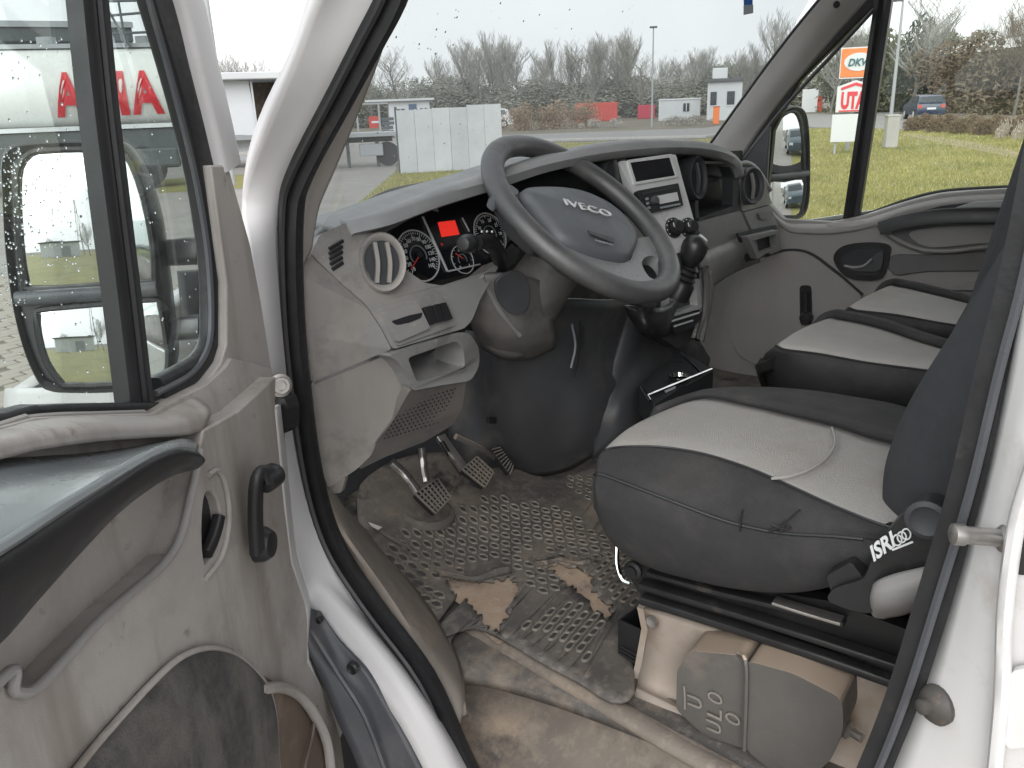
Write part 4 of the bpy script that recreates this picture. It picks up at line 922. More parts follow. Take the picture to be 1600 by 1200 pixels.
# black steel seat frame and rails
sf = empty('seat_frame', (0, 0, 0)); sf.parent = van
def bar(name, uvs, x, h, m=M_frame, par=sf, d=.02, pr=None):
    sweep(name, [X(a, b, x) for a, b in uvs], pr or rrect(h, d, min(h, d)*.3, 2), m, par, up=V(0, 0, 1), n=2)
slab('side_plate', fillet(XX(-.672, (985, 880), (1010, 872), (1150, 915), (1300, 940), (1420, 985), (1412, 1075), (1380, 1070), (1200, 1010), (1005, 935), (985, 905)), .006), M_frame, sf, .02, bev=.004)
bar('rail', ((1002, 912), (1150, 956), (1300, 1004), (1410, 1040)), -.688, .010)
bar('rail', ((1004, 935), (1150, 980), (1300, 1030), (1402, 1066)), -.694, .013)
bar('rail', ((1015, 893), (1130, 924), (1240, 950), (1320, 972)), -.686, .008)
bar('slide_strip', ((1210, 938), (1260, 954), (1316, 970)), -.692, .005, M_steel)
tube('release_bar', [X(964, 852, -.66), X(964, 880, -.67), X(972, 905, -.68), X(984, 912, -.68)], .004, M_chrome, sf, k=8)
lathe('pivot_bolt', X(991, 889, -.69), V(-1, 0, 0), [(.014, 0), (.014, .006), (.009, .008), (.009, .013), (0, .013)], M_frame, sf, 18)

# ================================================================ DRIVER SEAT
st_ = empty('driver_seat', (0, 0, 0)); st_.parent = van
# stations front -> rear: [under, lower edge, side, seam, bolster crest, insert near edge, insert mid, insert far edge, far bolster, far side, under]
def sec(lo, sd, se, bo, mid, fa, fb):
    lo = X(*lo, -.725); sd = X(*sd, -.765); se = X(*se, -.76); bo = Z(*bo, 1.128); mi = Z(*mid, 1.132); fa = Z(*fa, 1.122); fb = Z(*fb, 1.115)
    cre = (se.lerp(bo, .5)+V(-.004, 0, .006))
    return [lo+V(.10, 0, -.005), lo, sd, se, cre, bo, mi, fa, fb, fb+V(.04, 0, -.03), fb+V(.05, 0, -.10), fb+V(.0, 0, -.12)]
cu = [
 sec((937, 805), (930, 768), (932, 742), (947, 702), (988, 668), (1040, 641), (1096, 622)),
 sec((962, 852), (940, 795), (942, 742), (975, 698), (1030, 676), (1100, 622), (1150, 617)),
 sec((1010, 885), (985, 825), (985, 758), (1030, 698), (1090, 675), (1170, 634), (1205, 616)),
 sec((1080, 906), (1060, 855), (1058, 786), (1100, 709), (1150, 690), (1235, 649), (1270, 622)),
 sec((1160, 922), (1145, 880), (1140, 816), (1185, 737), (1240, 710), (1300, 665), (1330, 632)),
 sec((1240, 926), (1228, 886), (1222, 833), (1280, 780), (1320, 745), (1362, 685), (1385, 642)),
 sec((1310, 915), (1305, 880), (1302, 838), (1372, 818), (1400, 775), (1425, 702), (1430, 655)),
 sec((1390, 900), (1390, 872), (1400, 848), (1440, 836), (1460, 790), (1470, 720), (1470, 665))]
front = [p*1 for p in cu[0]]
fc = sum(front, Vector())/len(front)
fr0 = [fc.lerp(p, .55)+V(0, .016, -.014) for p in front]; fr1 = [fc.lerp(p, .88)+V(0, .012, -.006) for p in front]
rows = [fr0, fr1] + cu
# split the cushion cover into its sewn panels
def panels(rows, cuts, parent, th=.012):
    dn = dense(rows, 6, 6)
    for name, a, b, m in cuts:
        sub = [r[a*6:b*6+1] for r in dn]
        me = grid_me(sub); me.update(); me.name = name
        if sum(p.normal.dot(CAM-p.center)*p.area for p in me.polygons) < 0: me.flip_normals()
        o = link(name, me, m, parent, 80)
        s_ = o.modifiers.new('solid', 'SOLIDIFY'); s_.thickness = th; s_.offset = -1
    return dn
dn = panels(rows, (('side_bolster', 0, 3, M_blk), ('top_bolster', 3, 5, M_blk), ('cushion_insert', 5, 7, M_tan), ('far_bolster', 7, 11, M_blk)), st_)
def seamline(j, i0=6, i1=-1, m=M_black, r=.0022, par=st_, d=dn): tube('seam', [r_[j] for r_ in d[i0:i1]][::3], r, m, par, n=2, k=6)
seamline(18); seamline(30, r=.0018); seamline(42, r=.0018)
# stitched curve across the insert, worn tear with stitches on the bolster
tube('seam', [Z(1300, 668, 1.134), Z(1305, 690, 1.136), Z(1292, 715, 1.137), Z(1262, 735, 1.137), Z(1230, 745, 1.135), Z(1205, 748, 1.133)], .0018, M_tan2, st_, k=6)
for a in (((1202, 830), (1226, 818), (1250, 797)), ((1206, 820), (1222, 826), (1236, 824)), ((1160, 795), (1157, 812), (1156, 830)), ((1226, 820), (1222, 828), (1216, 831))):
    tube('stitch', [X(u, v, -.763) for u, v in a], .0016, M_black, st_, k=5)
# backrest
def bs(near, mid, far, x0=-.735):
    a = X(*near, x0); return a
bk = []
for (u, v), dz in (((1392, 860), 0), ((1378, 800), 0), ((1381, 735), 0), ((1405, 665), 0), ((1440, 598), 0), ((1490, 520), 0), ((1540, 440), 0), ((1590, 350), 0), ((1640, 250), 0), ((1690, 150), 0)):
    a = X(u, v, -.70)
    bk.append([a+V(-.005, -.22, -.01), a+V(-.055, -.14, 0), a+V(-.045, -.055, 0), a+V(-.01, -.01, 0), a+V(.03, .0, 0), a+V(.09, -.045, 0), a+V(.20, -.06, 0), a+V(.31, -.045, 0), a+V(.37, .0, 0), a+V(.41, -.03, 0), a+V(.43, -.16, 0), a+V(.2, -.22, 0)])
panels(bk, (('backrest_bolster', 0, 5, M_blk2), ('backrest_insert', 5, 7, M_blk2), ('backrest_bolster', 7, 11, M_blk2)), st_)
box('headrest', (-.54, -.86, 1.86), (.27, .10, .18), M_blk2, st_, bev=.03)
# hinge plate with lettering and recliner cover
hpx_ = [(1372, 850), (1400, 815), (1425, 792), (1450, 783), (1474, 790), (1476, 806), (1458, 850), (1440, 905), (1390, 915), (1362, 960), (1322, 952), (1290, 938), (1300, 920), (1350, 905)]
hp = slab('hinge_plate', fillet(XX(-.792, *hpx_), .008), M_frame, van, .025, bev=.004)
lathe('hinge_bolt', X(1449, 811, -.793), V(-1, 0, 0), [(.020, 0), (.021, .004), (.016, .006), (.012, .003), (0, .002)], M_char, hp, 22)
td = (X(1432, 838, -.8)-X(1372, 862, -.8)).normalized(); tu = V(0, .0, 1)
o_ = X(1366, 878, -.7945); 
text('lettering', 'ISRI', o_, X(1404, 850, -.7945)-X(1366, 878, -.7945), V(0, .35, 1), .0185, M_print, hp, .0008, width=.031, bold=.03)
for k in range(3):
    c = X(1402+k*7, 844-k*4.6, -.7945); rg = [c+V(0, cos(a)*.0042, sin(a)*.0062) for a in [2*pi*q/16 for q in range(16)]]
    sweep('lettering_ring', rg, circ(.0009, 5), M_print, hp, n=1, closed=True)
box('lettering_bar', X(1410, 853, -.7945), (.001, .024, .002), M_print, hp, M=frame3(o_, V(1, 0, 0), td)[0].to_3x3())
patch('recliner_cover', [[X(1362, 925, -.78), X(1366, 910, -.80), X(1395, 897, -.803), X(1445, 885, -.80)], [X(1358, 945, -.78), X(1364, 930, -.81), X(1400, 920, -.815), X(1450, 905, -.81)], [X(1364, 963, -.78), X(1372, 952, -.805), X(1404, 948, -.81), X(1440, 935, -.805)], [X(1380, 968, -.77), X(1392, 965, -.78), X(1410, 962, -.78), X(1430, 955, -.78)]], M_trim2, van, .015, 4, 4)
slab('frame_bracket', XX(-.785, (1290, 900), (1330, 878), (1350, 905), (1345, 925), (1300, 930)), M_frame, sf, .03, r=.006, bev=.003)

# ================================================================ BENCH SEATS
def cushion(name, rows, cuts, th=.015):
    s_ = empty(name, (0, 0, 0)); s_.parent = van; d = panels(rows, cuts, s_, th); return s_, d
def bsec(lo, ne, b0, mid, far):
    a = Z(*lo, 1.0); b = Z(*ne, 1.10); c = Z(*b0, 1.145); m_ = Z(*mid, 1.155); f = Z(*far, 1.14)
    return [a+V(.05, 0, -.05), a, b, c, m_, f, f+V(.05, .0, -.015), f+V(.06, 0, -.08)]
mid = [bsec((1196, 590), (1192, 560), (1212, 540), (1250, 515), (1290, 500)),
       bsec((1205, 605), (1200, 565), (1225, 546), (1270, 528), (1318, 500)),
       bsec((1250, 640), (1250, 585), (1280, 553), (1330, 535), (1375, 513)),
       bsec((1310, 660), (1315, 600), (1350, 566), (1400, 548), (1440, 535)),
       bsec((1380, 670), (1390, 612), (1425, 576), (1470, 560), (1500, 552)),
       bsec((1450, 680), (1460, 622), (1495, 585), (1540, 572), (1560, 565))]
f0 = [p+V(.0, .012, -.03) for p in mid[0]]; fcm = sum(f0, Vector())/len(f0); f0 = [fcm.lerp(p, .7) for p in f0]
ms_, dm = cushion('bench_cushion', [f0]+mid, (('side_panel', 0, 3, M_blk), ('cushion_insert', 3, 5, M_tan2), ('far_panel', 5, 7, M_blk)))
pas = [bsec((1306, 530), (1303, 500), (1325, 481), (1350, 465), (1385, 449)),
       bsec((1320, 540), (1312, 503), (1338, 485), (1370, 468), (1410, 449)),
       bsec((1370, 552), (1370, 520), (1400, 492), (1440, 475), (1470, 463)),
       bsec((1430, 566), (1435, 530), (1460, 503), (1500, 486), (1530, 478)),
       bsec((1500, 575), (1505, 540), (1530, 514), (1560, 498), (1590, 490))]
f0 = [p+V(.0, .012, -.03) for p in pas[0]]; fcm = sum(f0, Vector())/len(f0); f0 = [fcm.lerp(p, .7) for p in f0]
ps_, dp = cushion('bench_cushion', [f0]+pas, (('side_panel', 0, 3, M_blk), ('cushion_insert', 3, 5, M_tan2), ('far_panel', 5, 7, M_blk)))
seamline(18, 6, -1, par=ms_, d=dm); seamline(18, 6, -1, par=ps_, d=dp)
bb = [[V(x, -.66-.10*k-(.0 if 0 < i < 4 else .03), 1.08+.62*k) for i, x in enumerate((-.22, -.1, .2, .6, .72))] for k in (0, .33, .66, 1)]
patch('bench_backrest', bb, M_blk2, van, .10, 4, 4)
box('bench_box', (.25, -.52, .90), (.9, .42, .26), M_blk, van, bev=.02)
# ================================================================ OPEN DRIVER DOOR
dr_ = empty('door', (0, 0, 0), 'open driver door with worn beige trim'); dr_.parent = van; del dr_['label']; dr_['label'] = 'open driver door with worn beige trim'
edge = [(425, 575), (430, 640), (436, 700), (444, 784), (456, 880), (477, 943), (481, 968), (481, 1035), (515, 1098), (532, 1152), (540, 1215)]
# base of the trim
base = [Ds(1.18, 1.40, -.065)] + DL(-.065, (-300, 752), (-130, 697), (0, 668), (60, 652), (150, 648), (238, 646), (262, 632), (325, 600), (352, 575), (362, 560)) + DL(-.07, *edge) + [Ds(.09, .58, -.07), Ds(1.18, .58, -.065)]
poc = cr(DL(-.068, (404, 1076), (440, 1072), (472, 1086), (497, 1118), (512, 1160), (520, 1230), (500, 1300), (420, 1300), (410, 1200)), 4, True)
slab('trim_panel', base, M_trim, dr_, .02, bev=.004, holes=[poc])
# raised lower field below the moulding
low_ = [Ds(1.15, 1.24, -.09), Ds(.78, 1.22, -.09)] + DL(-.09, (0, 1066), (26, 1078), (64, 1068), (160, 966), (268, 866), (301, 765), (312, 702), (318, 672), (372, 642), (432, 588)) + DL(-.09, *edge[1:-1]) + [Ds(.10, .58, -.09), Ds(1.15, .58, -.09)]
pull_in = cr(DL(-.09, (321, 772), (337, 775), (345, 805), (344, 835), (335, 862), (321, 882), (316, 830)), 4, True)
spk = DL(-.09, (20, 1420), (60, 1270), (110, 1200), (168, 1131), (250, 1045), (293, 1018), (331, 1014), (368, 1028), (402, 1062), (416, 1092), (423, 1140), (428, 1260), (428, 1420))
poc2 = cr(DL(-.09, (408, 1080), (440, 1074), (470, 1088), (494, 1120), (510, 1160), (518, 1230), (500, 1300), (432, 1300), (426, 1200), (420, 1120)), 4, True)
slab('lower_trim', low_, M_trim, dr_, .028, bev=.008, holes=[pull_in])
slab('storage_recess', [p+DN*.004 for p in DL(-.095, (404, 1074), (440, 1070), (474, 1084), (500, 1118), (516, 1160), (526, 1240), (500, 1320), (400, 1320))], M_brown, dr_, .006, smooth=3)
sweep('pocket_lip', DL(-.10, (406, 1078), (440, 1074), (470, 1088), (494, 1120), (511, 1160), (520, 1230)), circ(.007, 8), M_trim, dr_, n=5)
tube('pocket_rib', DL(-.098, (494, 1102), (488, 1150), (476, 1200), (470, 1260)), .0025, M_brown, dr_, k=6)
# carpet lined pocket panel, bulging into the cab
sp_ = cr(spk, 5); sc_ = D(270, 1300, -.105); bulge = []
for f, o in ((1.0, -.088), (.985, -.100), (.9, -.106), (.6, -.112), (.2, -.114)):
    bulge.append([sc_.lerp(p, f) - DN*((p-DH).dot(DN)*0) + DN*(o - (sc_.lerp(p, f)-DH).dot(DN)) for p in sp_])
patch('pocket_lining', bulge, M_mesh, dr_, .004, 1, 3)
sweep('lining_border', [p-DN*.006 for p in sp_[::2]], circ(.0035, 8), M_trim, dr_, n=2)
# moulding line that borders the grip recess
sweep('moulding', [Ds(.80, 1.21, -.092)] + DL(-.094, (0, 1063), (24, 1081), (66, 1068), (160, 966), (268, 866), (300, 768), (312, 702)), circ(.0042, 8), M_trim2, dr_, n=6)
# big grip: dark front, top coloured for the sky it reflects
def hrow(t, r, l): 
    a, b, c = D(*t, -.070), D(*r, -.165), D(*l, -.150); return [a, a.lerp(b, .5)+V(0, 0, .002), b+V(0, 0, .0), (b.lerp(c, .5)-DN*.008), c, D(*l, -.115)+V(0, 0, .004)]
hr = [hrow((-260, 760), (-260, 1010), (-260, 1230)), hrow((-130, 735), (-130, 935), (-130, 1110)), hrow((0, 717), (0, 859), (0, 1005)), hrow((60, 713), (60, 820), (60, 938)), hrow((130, 708), (125, 778), (125, 866)), hrow((195, 700), (185, 742), (185, 803)), hrow((250, 690), (228, 716), (235, 764)), hrow((292, 684), (272, 700), (275, 742)), hrow((312, 694), (306, 704), (306, 734))]
ext = [[p + DD*.5 + V(0, 0, .0) for p in hr[0]]]
dnh = dense(ext+hr, 5, 5)
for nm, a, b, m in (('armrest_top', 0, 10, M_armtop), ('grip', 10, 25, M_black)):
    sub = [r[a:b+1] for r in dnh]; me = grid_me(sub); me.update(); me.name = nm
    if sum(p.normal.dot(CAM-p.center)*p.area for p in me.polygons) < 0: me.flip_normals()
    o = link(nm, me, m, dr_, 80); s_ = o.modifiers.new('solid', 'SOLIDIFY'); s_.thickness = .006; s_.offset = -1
tube('grip_highlight', [r[10]+V(0, 0, .001) for r in dnh[::4]], .004, M_armtop, dr_, n=2, k=8)  # highlight along the ridge, put in as a paler tube
# upper shoulder under the belt line
patch('belt_shoulder', [[p+DN*.0 for p in DL(-.062, (-300, 752), (-130, 697), (0, 668), (60, 653), (150, 648), (238, 647), (262, 634), (300, 615))],
                        DL(-.085, (-300, 775), (-130, 720), (0, 690), (60, 676), (150, 664), (240, 662), (290, 655), (330, 640)),
                        DL(-.088, (-300, 800), (-130, 745), (0, 718), (60, 703), (150, 690), (230, 684), (290, 680), (318, 672))], M_trim, dr_, .01, 4, 4)
# corner cover (sail) between glass and hinge
slab('corner_trim', DL(-.06, (330, 258), (357, 258), (392, 384), (408, 470), (425, 578), (370, 640), (318, 668), (255, 640), (262, 632), (322, 598), (346, 566), (354, 540), (354, 440)), M_trim, dr_, .014, bev=.005)
tube('trim_seam', DL(-.0615, (372, 640), (385, 622), (405, 608), (428, 600)), .0022, M_black, dr_, k=6)
# painted upper frame
sweep('window_frame', [D(262, -60, -.045), D(286, 20, -.045), D(305, 100, -.045), D(325, 180, -.045), D(344, 262, -.045)], rrect(.036, .05, .008), M_white, dr_, up=DN, n=4)
sweep('window_frame', [Ds(.165, 1.78, -.045), Ds(.45, 1.95, -.045), Ds(.8, 1.99, -.045), Ds(1.14, 1.95, -.045), Ds(1.16, 1.42, -.045)], rrect(.036, .05, .008), M_white, dr_, up=DN, n=4)
# glass and its rubbers
gl0 = DL(-.03, (208, -60), (236, 0), (262, 90), (285, 190), (305, 290), (322, 390), (330, 470), (328, 535), (305, 580), (238, 622), (210, 640), (100, 640), (0, 656)) + [Ds(1.15, 1.42, -.03), Ds(1.12, 1.9, -.03), Ds(.5, 1.93, -.03)]
slab('window_glass', gl0, M_dglass, dr_, .002)
gl2 = [Ds(.19, 1.72, -.03)]
sweep('window_seal', [D(228, -60, -.04), D(244, 0, -.04), D(273, 100, -.04), D(299, 200, -.04), D(318, 290, -.04), D(334, 400, -.04), D(338, 490, -.04), D(334, 548, -.04), D(308, 590, -.04), D(244, 628, -.04)], rrect(.020, .050, .006), M_rubber, dr_, up=DN, n=5)
tube('seal_bead', [D(220, -60, -.05), D(233, 0, -.05), D(261, 100, -.05), D(287, 200, -.05), D(308, 290, -.05), D(324, 390, -.05), D(330, 480, -.05), D(326, 540, -.05), D(300, 582, -.05), D(243, 615, -.05)], .0035, M_arch, dr_, k=6)
sweep('belt_seal', [Ds(1.14, 1.43, -.045), Ds(.8, 1.425, -.045)]+DL(-.045, (0, 655), (40, 646), (90, 642), (150, 640), (240, 638)), rrect(.012, .02, .004), M_rubber, dr_, up=V(0, 0, 1), n=4)
tube('belt_lip', [Ds(1.14, 1.42, -.058), Ds(.8, 1.415, -.058)]+DL(-.058, (0, 665), (40, 655), (90, 650), (150, 648), (225, 645)), .003, M_trim2, dr_, k=6)
dv = [D(*q, -.04) for q in ((137, -60), (143, 0), (158, 150), (176, 300), (196, 460), (217, 640))]
sweep('divider_bar', dv, [(-.012, -.019), (-.012, .019), (.004, .019), (.008, .012), (.008, .007), (.004, .004), (.004, -.002), (.009, -.005), (.009, -.012), (.003, -.019)], M_black, dr_, up=-DN, n=5)
tube('divider_bead', [p-DN*.010+DD*-.005 for p in dv], .003, M_rubber, dr_, k=6)
# door skin outside, hinge-side edge
slab('door_skin', [Ds(.02, .56, 0), Ds(1.18, .56, 0), Ds(1.18, 1.36, 0), Ds(.45, 1.27, 0), Ds(.30, 1.22, 0), Ds(.02, 1.18, 0)], M_white, dr_, .012, bev=.003, direction=-DN)
patch('door_edge', [[D(*q, -.088) for q in edge[1:-1]], [D(*q, -.05)-DD*.02 for q in edge[1:-1]], [D(*q, -.012)-DD*.03 for q in edge[1:-1]]], M_white_dirty, dr_, .006, 3, 3)
# crank, inner handle, hinge bolts, door check
ck = empty('window_crank', (0, 0, 0)); ck.parent = van
sweep('crank_arm', [D(428, 748, -.125), D(412, 742, -.12), D(402, 752, -.115), D(399, 790, -.11), D(400, 830, -.107), D(402, 862, -.105)], rrect(.012, .022, .005), M_black, ck, up=DN, n=5)
lathe('crank_knob', D(420, 748, -.12), DD*-1+DN*-.15, [(.004, -.012), (.0125, -.010), (.0135, 0), (.0135, .012), (.011, .016), (0, .017)], M_black, ck, 22)
lathe('crank_hub', D(402, 850, -.09), -DN, [(.021, 0), (.020, .010), (.015, .018), (0, .02)], M_black, ck, 22)
hd_ = empty('inner_handle', (0, 0, 0)); hd_.parent = van
slab('handle_recess', cr(DL(-.079, (308, 760), (345, 760), (356, 810), (350, 870), (318, 895), (308, 830)), 4, True), M_black, hd_, .01)
sweep('handle_lever', DL(-.088, (322, 866), (331, 846), (338, 824), (342, 806)), rrect(.012, .012, .004), M_black, hd_, up=-DN, n=5)
sweep('handle_surround', DL(-.092, (321, 905), (345, 872), (356, 830), (357, 790), (350, 752), (340, 735), (326, 742)), circ(.003, 8), M_trim, hd_, n=5)
for z in (1.2, .84): lathe('hinge', V(-.985, .185, z), V(0, 0, 1), [(.014, 0), (.014, .07), (.008, .075), (0, .075)], M_white, van, 14)
hb = X(437, 602, -.975)
lathe('hinge_bolt', hb, V(-.4, -1, .2), [(.016, 0), (.016, .004), (.012, .005), (.011, .010), (.007, .010), (.0065, .006), (0, .006)], M_steel, van, 18)
slab('door_check', fillet([X(430, 622, -.978), X(444, 622, -.978), X(450, 640, -.978), X(450, 668, -.978), X(444, 678, -.978), X(432, 676, -.978)], .004), M_black, van, .02, bev=.004)
# rain on the door glass
rr = random.Random(5); pts = []
for k in range(420):
    u, v = (rr.gauss(22, 16), rr.uniform(230, 480)) if k < 150 else (rr.uniform(30, 120), rr.uniform(230, 420)) if k < 220 else (rr.uniform(0, 320), rr.uniform(60, 630))
    if u < 0: continue
    p = D(u, v, -.0325); pts.append((p, rr.uniform(.0005, .0016), DN, rr.uniform(.7, 1.1)))
for k in range(60):
    p = D(rr.uniform(20, 110), rr.uniform(240, 450), -.0325); 
drops('raindrops', pts, M_drop, dr_)

# ---------------------------------------------------------------- mirror on the open door
def mirror(nm, plane, housing, up_g, lo_g, bars, n_up, n_lo, depth, arms, par, rad=1.6):
    w = empty(nm, (0, 0, 0)); w.parent = par
    hsg = [plane(*q) for q in housing]; hc = sum(hsg, Vector())/len(hsg); o = cr(hsg, 5, True); n = newell(hsg); n = n if n.dot(CAM-hc) > 0 else -n
    rows = [[hc.lerp(p, f)+n*d for p in o] for f, d in ((.93, .0), (.97, .006), (1.0, .0), (1.01, -.02), (.97, -depth*.55), (.8, -depth*.9), (.4, -depth), (.05, -depth*1.02))]
    me = grid_me(rows, True); bm = bmesh.new(); bm.from_mesh(me); bmesh.ops.recalc_face_normals(bm, faces=bm.faces[:]); bmobj('mirror_shell', bm, M_black, w, 50)
    slab('mirror_face', [hc.lerp(p, .95)-n*.006 for p in o], M_black, w, .01, direction=-n)
    for g, gn in ((up_g, n_up), (lo_g, n_lo)):
        gp = [plane(*q) for q in g]; gc = sum(gp, Vector())/len(gp)+n*.004; gn = gn.normalized()
        gp = [PL(*q, gc, gn) for q in g]; gq = cr(gp, 4, True); rows = []
        for f in (1, .85, .7, .55, .4, .25, .1, .02): rows.append([gc.lerp(p, f) - gn*((gc.lerp(p, f)-gc).length**2/(2*rad)) for p in gq])
        me = grid_me(rows, True); me.update(); me.name = 'mirror_glass'
        if sum(p.normal.dot(CAM-p.center)*p.area for p in me.polygons) < 0: me.flip_normals()
        link('mirror_glass', me, M_mirror, w, 180)
        bx_ = cr(gp, 4, True); sweep('glass_rim', bx_[::2], circ(.004, 6), M_rubber, w, n=1, closed=True)
    for b in bars: sweep('mirror_bar', [plane(*q)+n*.008 for q in b], rrect(.018, .02, .007), M_arch, w, n=4)
    for a in arms: sweep('mirror_arm', a[0], rrect(a[1], a[1]*.8, a[1]*.25), M_black, w, n=3)
    return w
m_n = (DD*.93 + DN*-.30 + V(0, 0, .10)).normalized()
m_o = DH + DD*.085 + DN*.20 + V(0, 0, 1.40)
mp = lambda u, v: PL(u, v, m_o, m_n)
# glass tilt: it looks back along the yard
mirror('wing_mirror', mp,
       [(3, 300), (2, 250), (14, 229), (42, 221), (125, 217), (180, 220), (206, 236), (228, 280), (246, 345), (258, 430), (268, 520), (272, 560), (266, 588), (240, 604), (180, 613), (110, 614), (78, 611), (60, 598), (38, 550), (20, 480), (8, 390)],
       [(28, 300), (30, 262), (46, 240), (70, 235), (130, 233), (185, 238), (205, 256), (224, 310), (238, 380), (241, 434), (234, 441), (150, 447), (50, 452), (38, 440), (31, 380)],
       [(57, 492), (64, 484), (110, 479), (180, 473), (240, 468), (250, 478), (260, 535), (262, 566), (250, 588), (180, 600), (110, 602), (95, 598), (72, 566), (60, 525)],
       [[(30, 466), (100, 461), (180, 456), (248, 450)]], m_n + V(0, 0, -.01), m_n + V(0, 0, .02), .10,
       [([mp(225, 395)-m_n*.05, D(262, 395, .10), D(300, 392, .035), D(325, 392, -.01)], .034), ([mp(235, 520)-m_n*.05, D(270, 515, .10), D(300, 512, .035), D(325, 510, -.01)], .030)], van)

# ================================================================ FAR DOOR
fd = empty('door', (0, 0, 0), 'closed grey passenger door with black grip'); fd.parent = van
xt = .85
slab('trim_panel', XX(xt, (1190, 300), (1200, 318), (1225, 343), (1300, 347), (1340, 341), (1372, 331), (1420, 315), (1470, 303), (1520, 298), (1620, 292)) + [V(xt, -.98, 1.36), V(xt, -.98, .72), V(xt, .36, .72), V(xt, .36, 1.2)], M_trim2, fd, .03, bev=.006)
slab('kick_panel', cr(XX(xt-.012, (1160, 440), (1185, 408), (1225, 393), (1262, 397), (1300, 424), (1345, 463), (1330, 520), (1240, 570), (1160, 560), (1140, 500)), 4, True), M_trim2, fd, .02, bev=.006)
tube('panel_groove', XX(xt-.011, (1195, 401), (1228, 391), (1264, 395), (1302, 421), (1348, 461)), .004, M_deep, fd, k=6)
patch('belt_trim', [XX(.885, (1196, 312), (1225, 340), (1262, 344), (1300, 345), (1340, 338), (1372, 328), (1420, 313), (1470, 301), (1530, 296), (1640, 291)),
                    XX(.84, (1200, 325), (1228, 350), (1262, 352), (1300, 352), (1342, 347), (1376, 338), (1420, 324), (1470, 314), (1530, 308), (1640, 304)),
                    XX(.845, (1204, 340), (1232, 362), (1262, 366), (1300, 366), (1342, 360), (1372, 352), (1420, 336), (1470, 326), (1530, 320), (1640, 316))], M_pillar2, fd, .02, 4, 4)
slab('belt_inlay', cr(XX(.836, (1292, 349), (1320, 347), (1350, 345), (1352, 350), (1330, 354), (1296, 354)), 3, True), M_pillar2, fd, .005, bev=.002)
slab('arm_ledge', XX(.815, (1478, 330), (1520, 316), (1640, 310), (1640, 327), (1540, 328)), mat('armrest_reflection', (.42, .43, .43), .4, .05, 8), fd, .03, r=.006, bev=.004)  # pale colour stands for light reflected on the armrest
slab('shadow_strip', XX(.838, (1410, 338), (1470, 322), (1530, 315), (1480, 328), (1425, 340)), M_deep, fd, .006)  # dark strip: shade below the belt trim put into its colour
sweep('grip', XX(.80, (1376, 356), (1410, 346), (1460, 338), (1520, 335), (1580, 335), (1680, 336)), [(-.018, -.02), (.010, -.02), (.018, -.008), (.018, .014), (.008, .022), (-.018, .022)], M_black, fd, up=V(0, 0, 1), n=5)
slab('grip_recess', cr(XX(.836, (1374, 356), (1430, 350), (1500, 350), (1640, 350), (1640, 376), (1530, 382), (1450, 388), (1412, 378)), 3, True), M_trim2d, fd, .01)
slab('grip_recess_field', cr(XX(.834, (1420, 366), (1450, 357), (1520, 353), (1640, 353), (1640, 374), (1530, 380), (1452, 386)), 3, True), M_trim2, fd, .004)
tube('moulding', XX(.832, (1372, 352), (1388, 366), (1412, 380), (1445, 391), (1490, 392), (1540, 386), (1640, 380)), .007, M_trim2, fd, k=8)
slab('lower_field', cr(XX(.843, (1392, 400), (1450, 398), (1560, 392), (1700, 388), (1700, 420), (1560, 424), (1450, 425), (1396, 430)), 3, True), M_trim2d, fd, .01, bev=.003)
slab('pocket_lip', cr(XX(.836, (1465, 452), (1500, 444), (1560, 440), (1640, 440), (1640, 452), (1560, 453), (1500, 454)), 3, True), M_trim2, fd, .02, bev=.005)
ih = empty('inner_handle', (0, 0, 0)); ih.parent = van
slab('handle_surround', cr(XX(.838, (1302, 404), (1316, 385), (1354, 379), (1388, 383), (1390, 400), (1379, 434), (1345, 438), (1318, 430)), 4, True), M_black, ih, .008, bev=.003)
slab('handle_recess', cr(XX(.834, (1314, 407), (1336, 390), (1362, 388), (1382, 392), (1374, 427), (1345, 430), (1324, 424)), 4, True), M_deep, ih, .004)
slab('handle_lever', cr(XX(.826, (1320, 414), (1346, 414), (1362, 402), (1372, 395), (1380, 397), (1374, 422), (1345, 424), (1326, 421)), 4, True), M_char, ih, .008, bev=.003)
tube('lever_edge', XX(.822, (1319, 415), (1334, 418), (1350, 415), (1362, 405)), .0035, M_trim2, ih, k=6)
ck2 = empty('window_crank', (0, 0, 0)); ck2.parent = van
slab('crank_plate', fillet(XX(.832, (1249, 446), (1267, 446), (1269, 507), (1250, 508)), .012), M_black, ck2, .015, bev=.004)
sweep('crank_arm', XX(.815, (1258, 456), (1258, 475), (1259, 490)), rrect(.014, .018, .005), M_black, ck2, up=V(1, 0, 0), n=4)
lathe('crank_knob', X(1258, 497, .80), V(-1, 0, 0), [(.018, -.02), (.018, 0), (.014, .01), (0, .012)], M_black, ck2, 18)
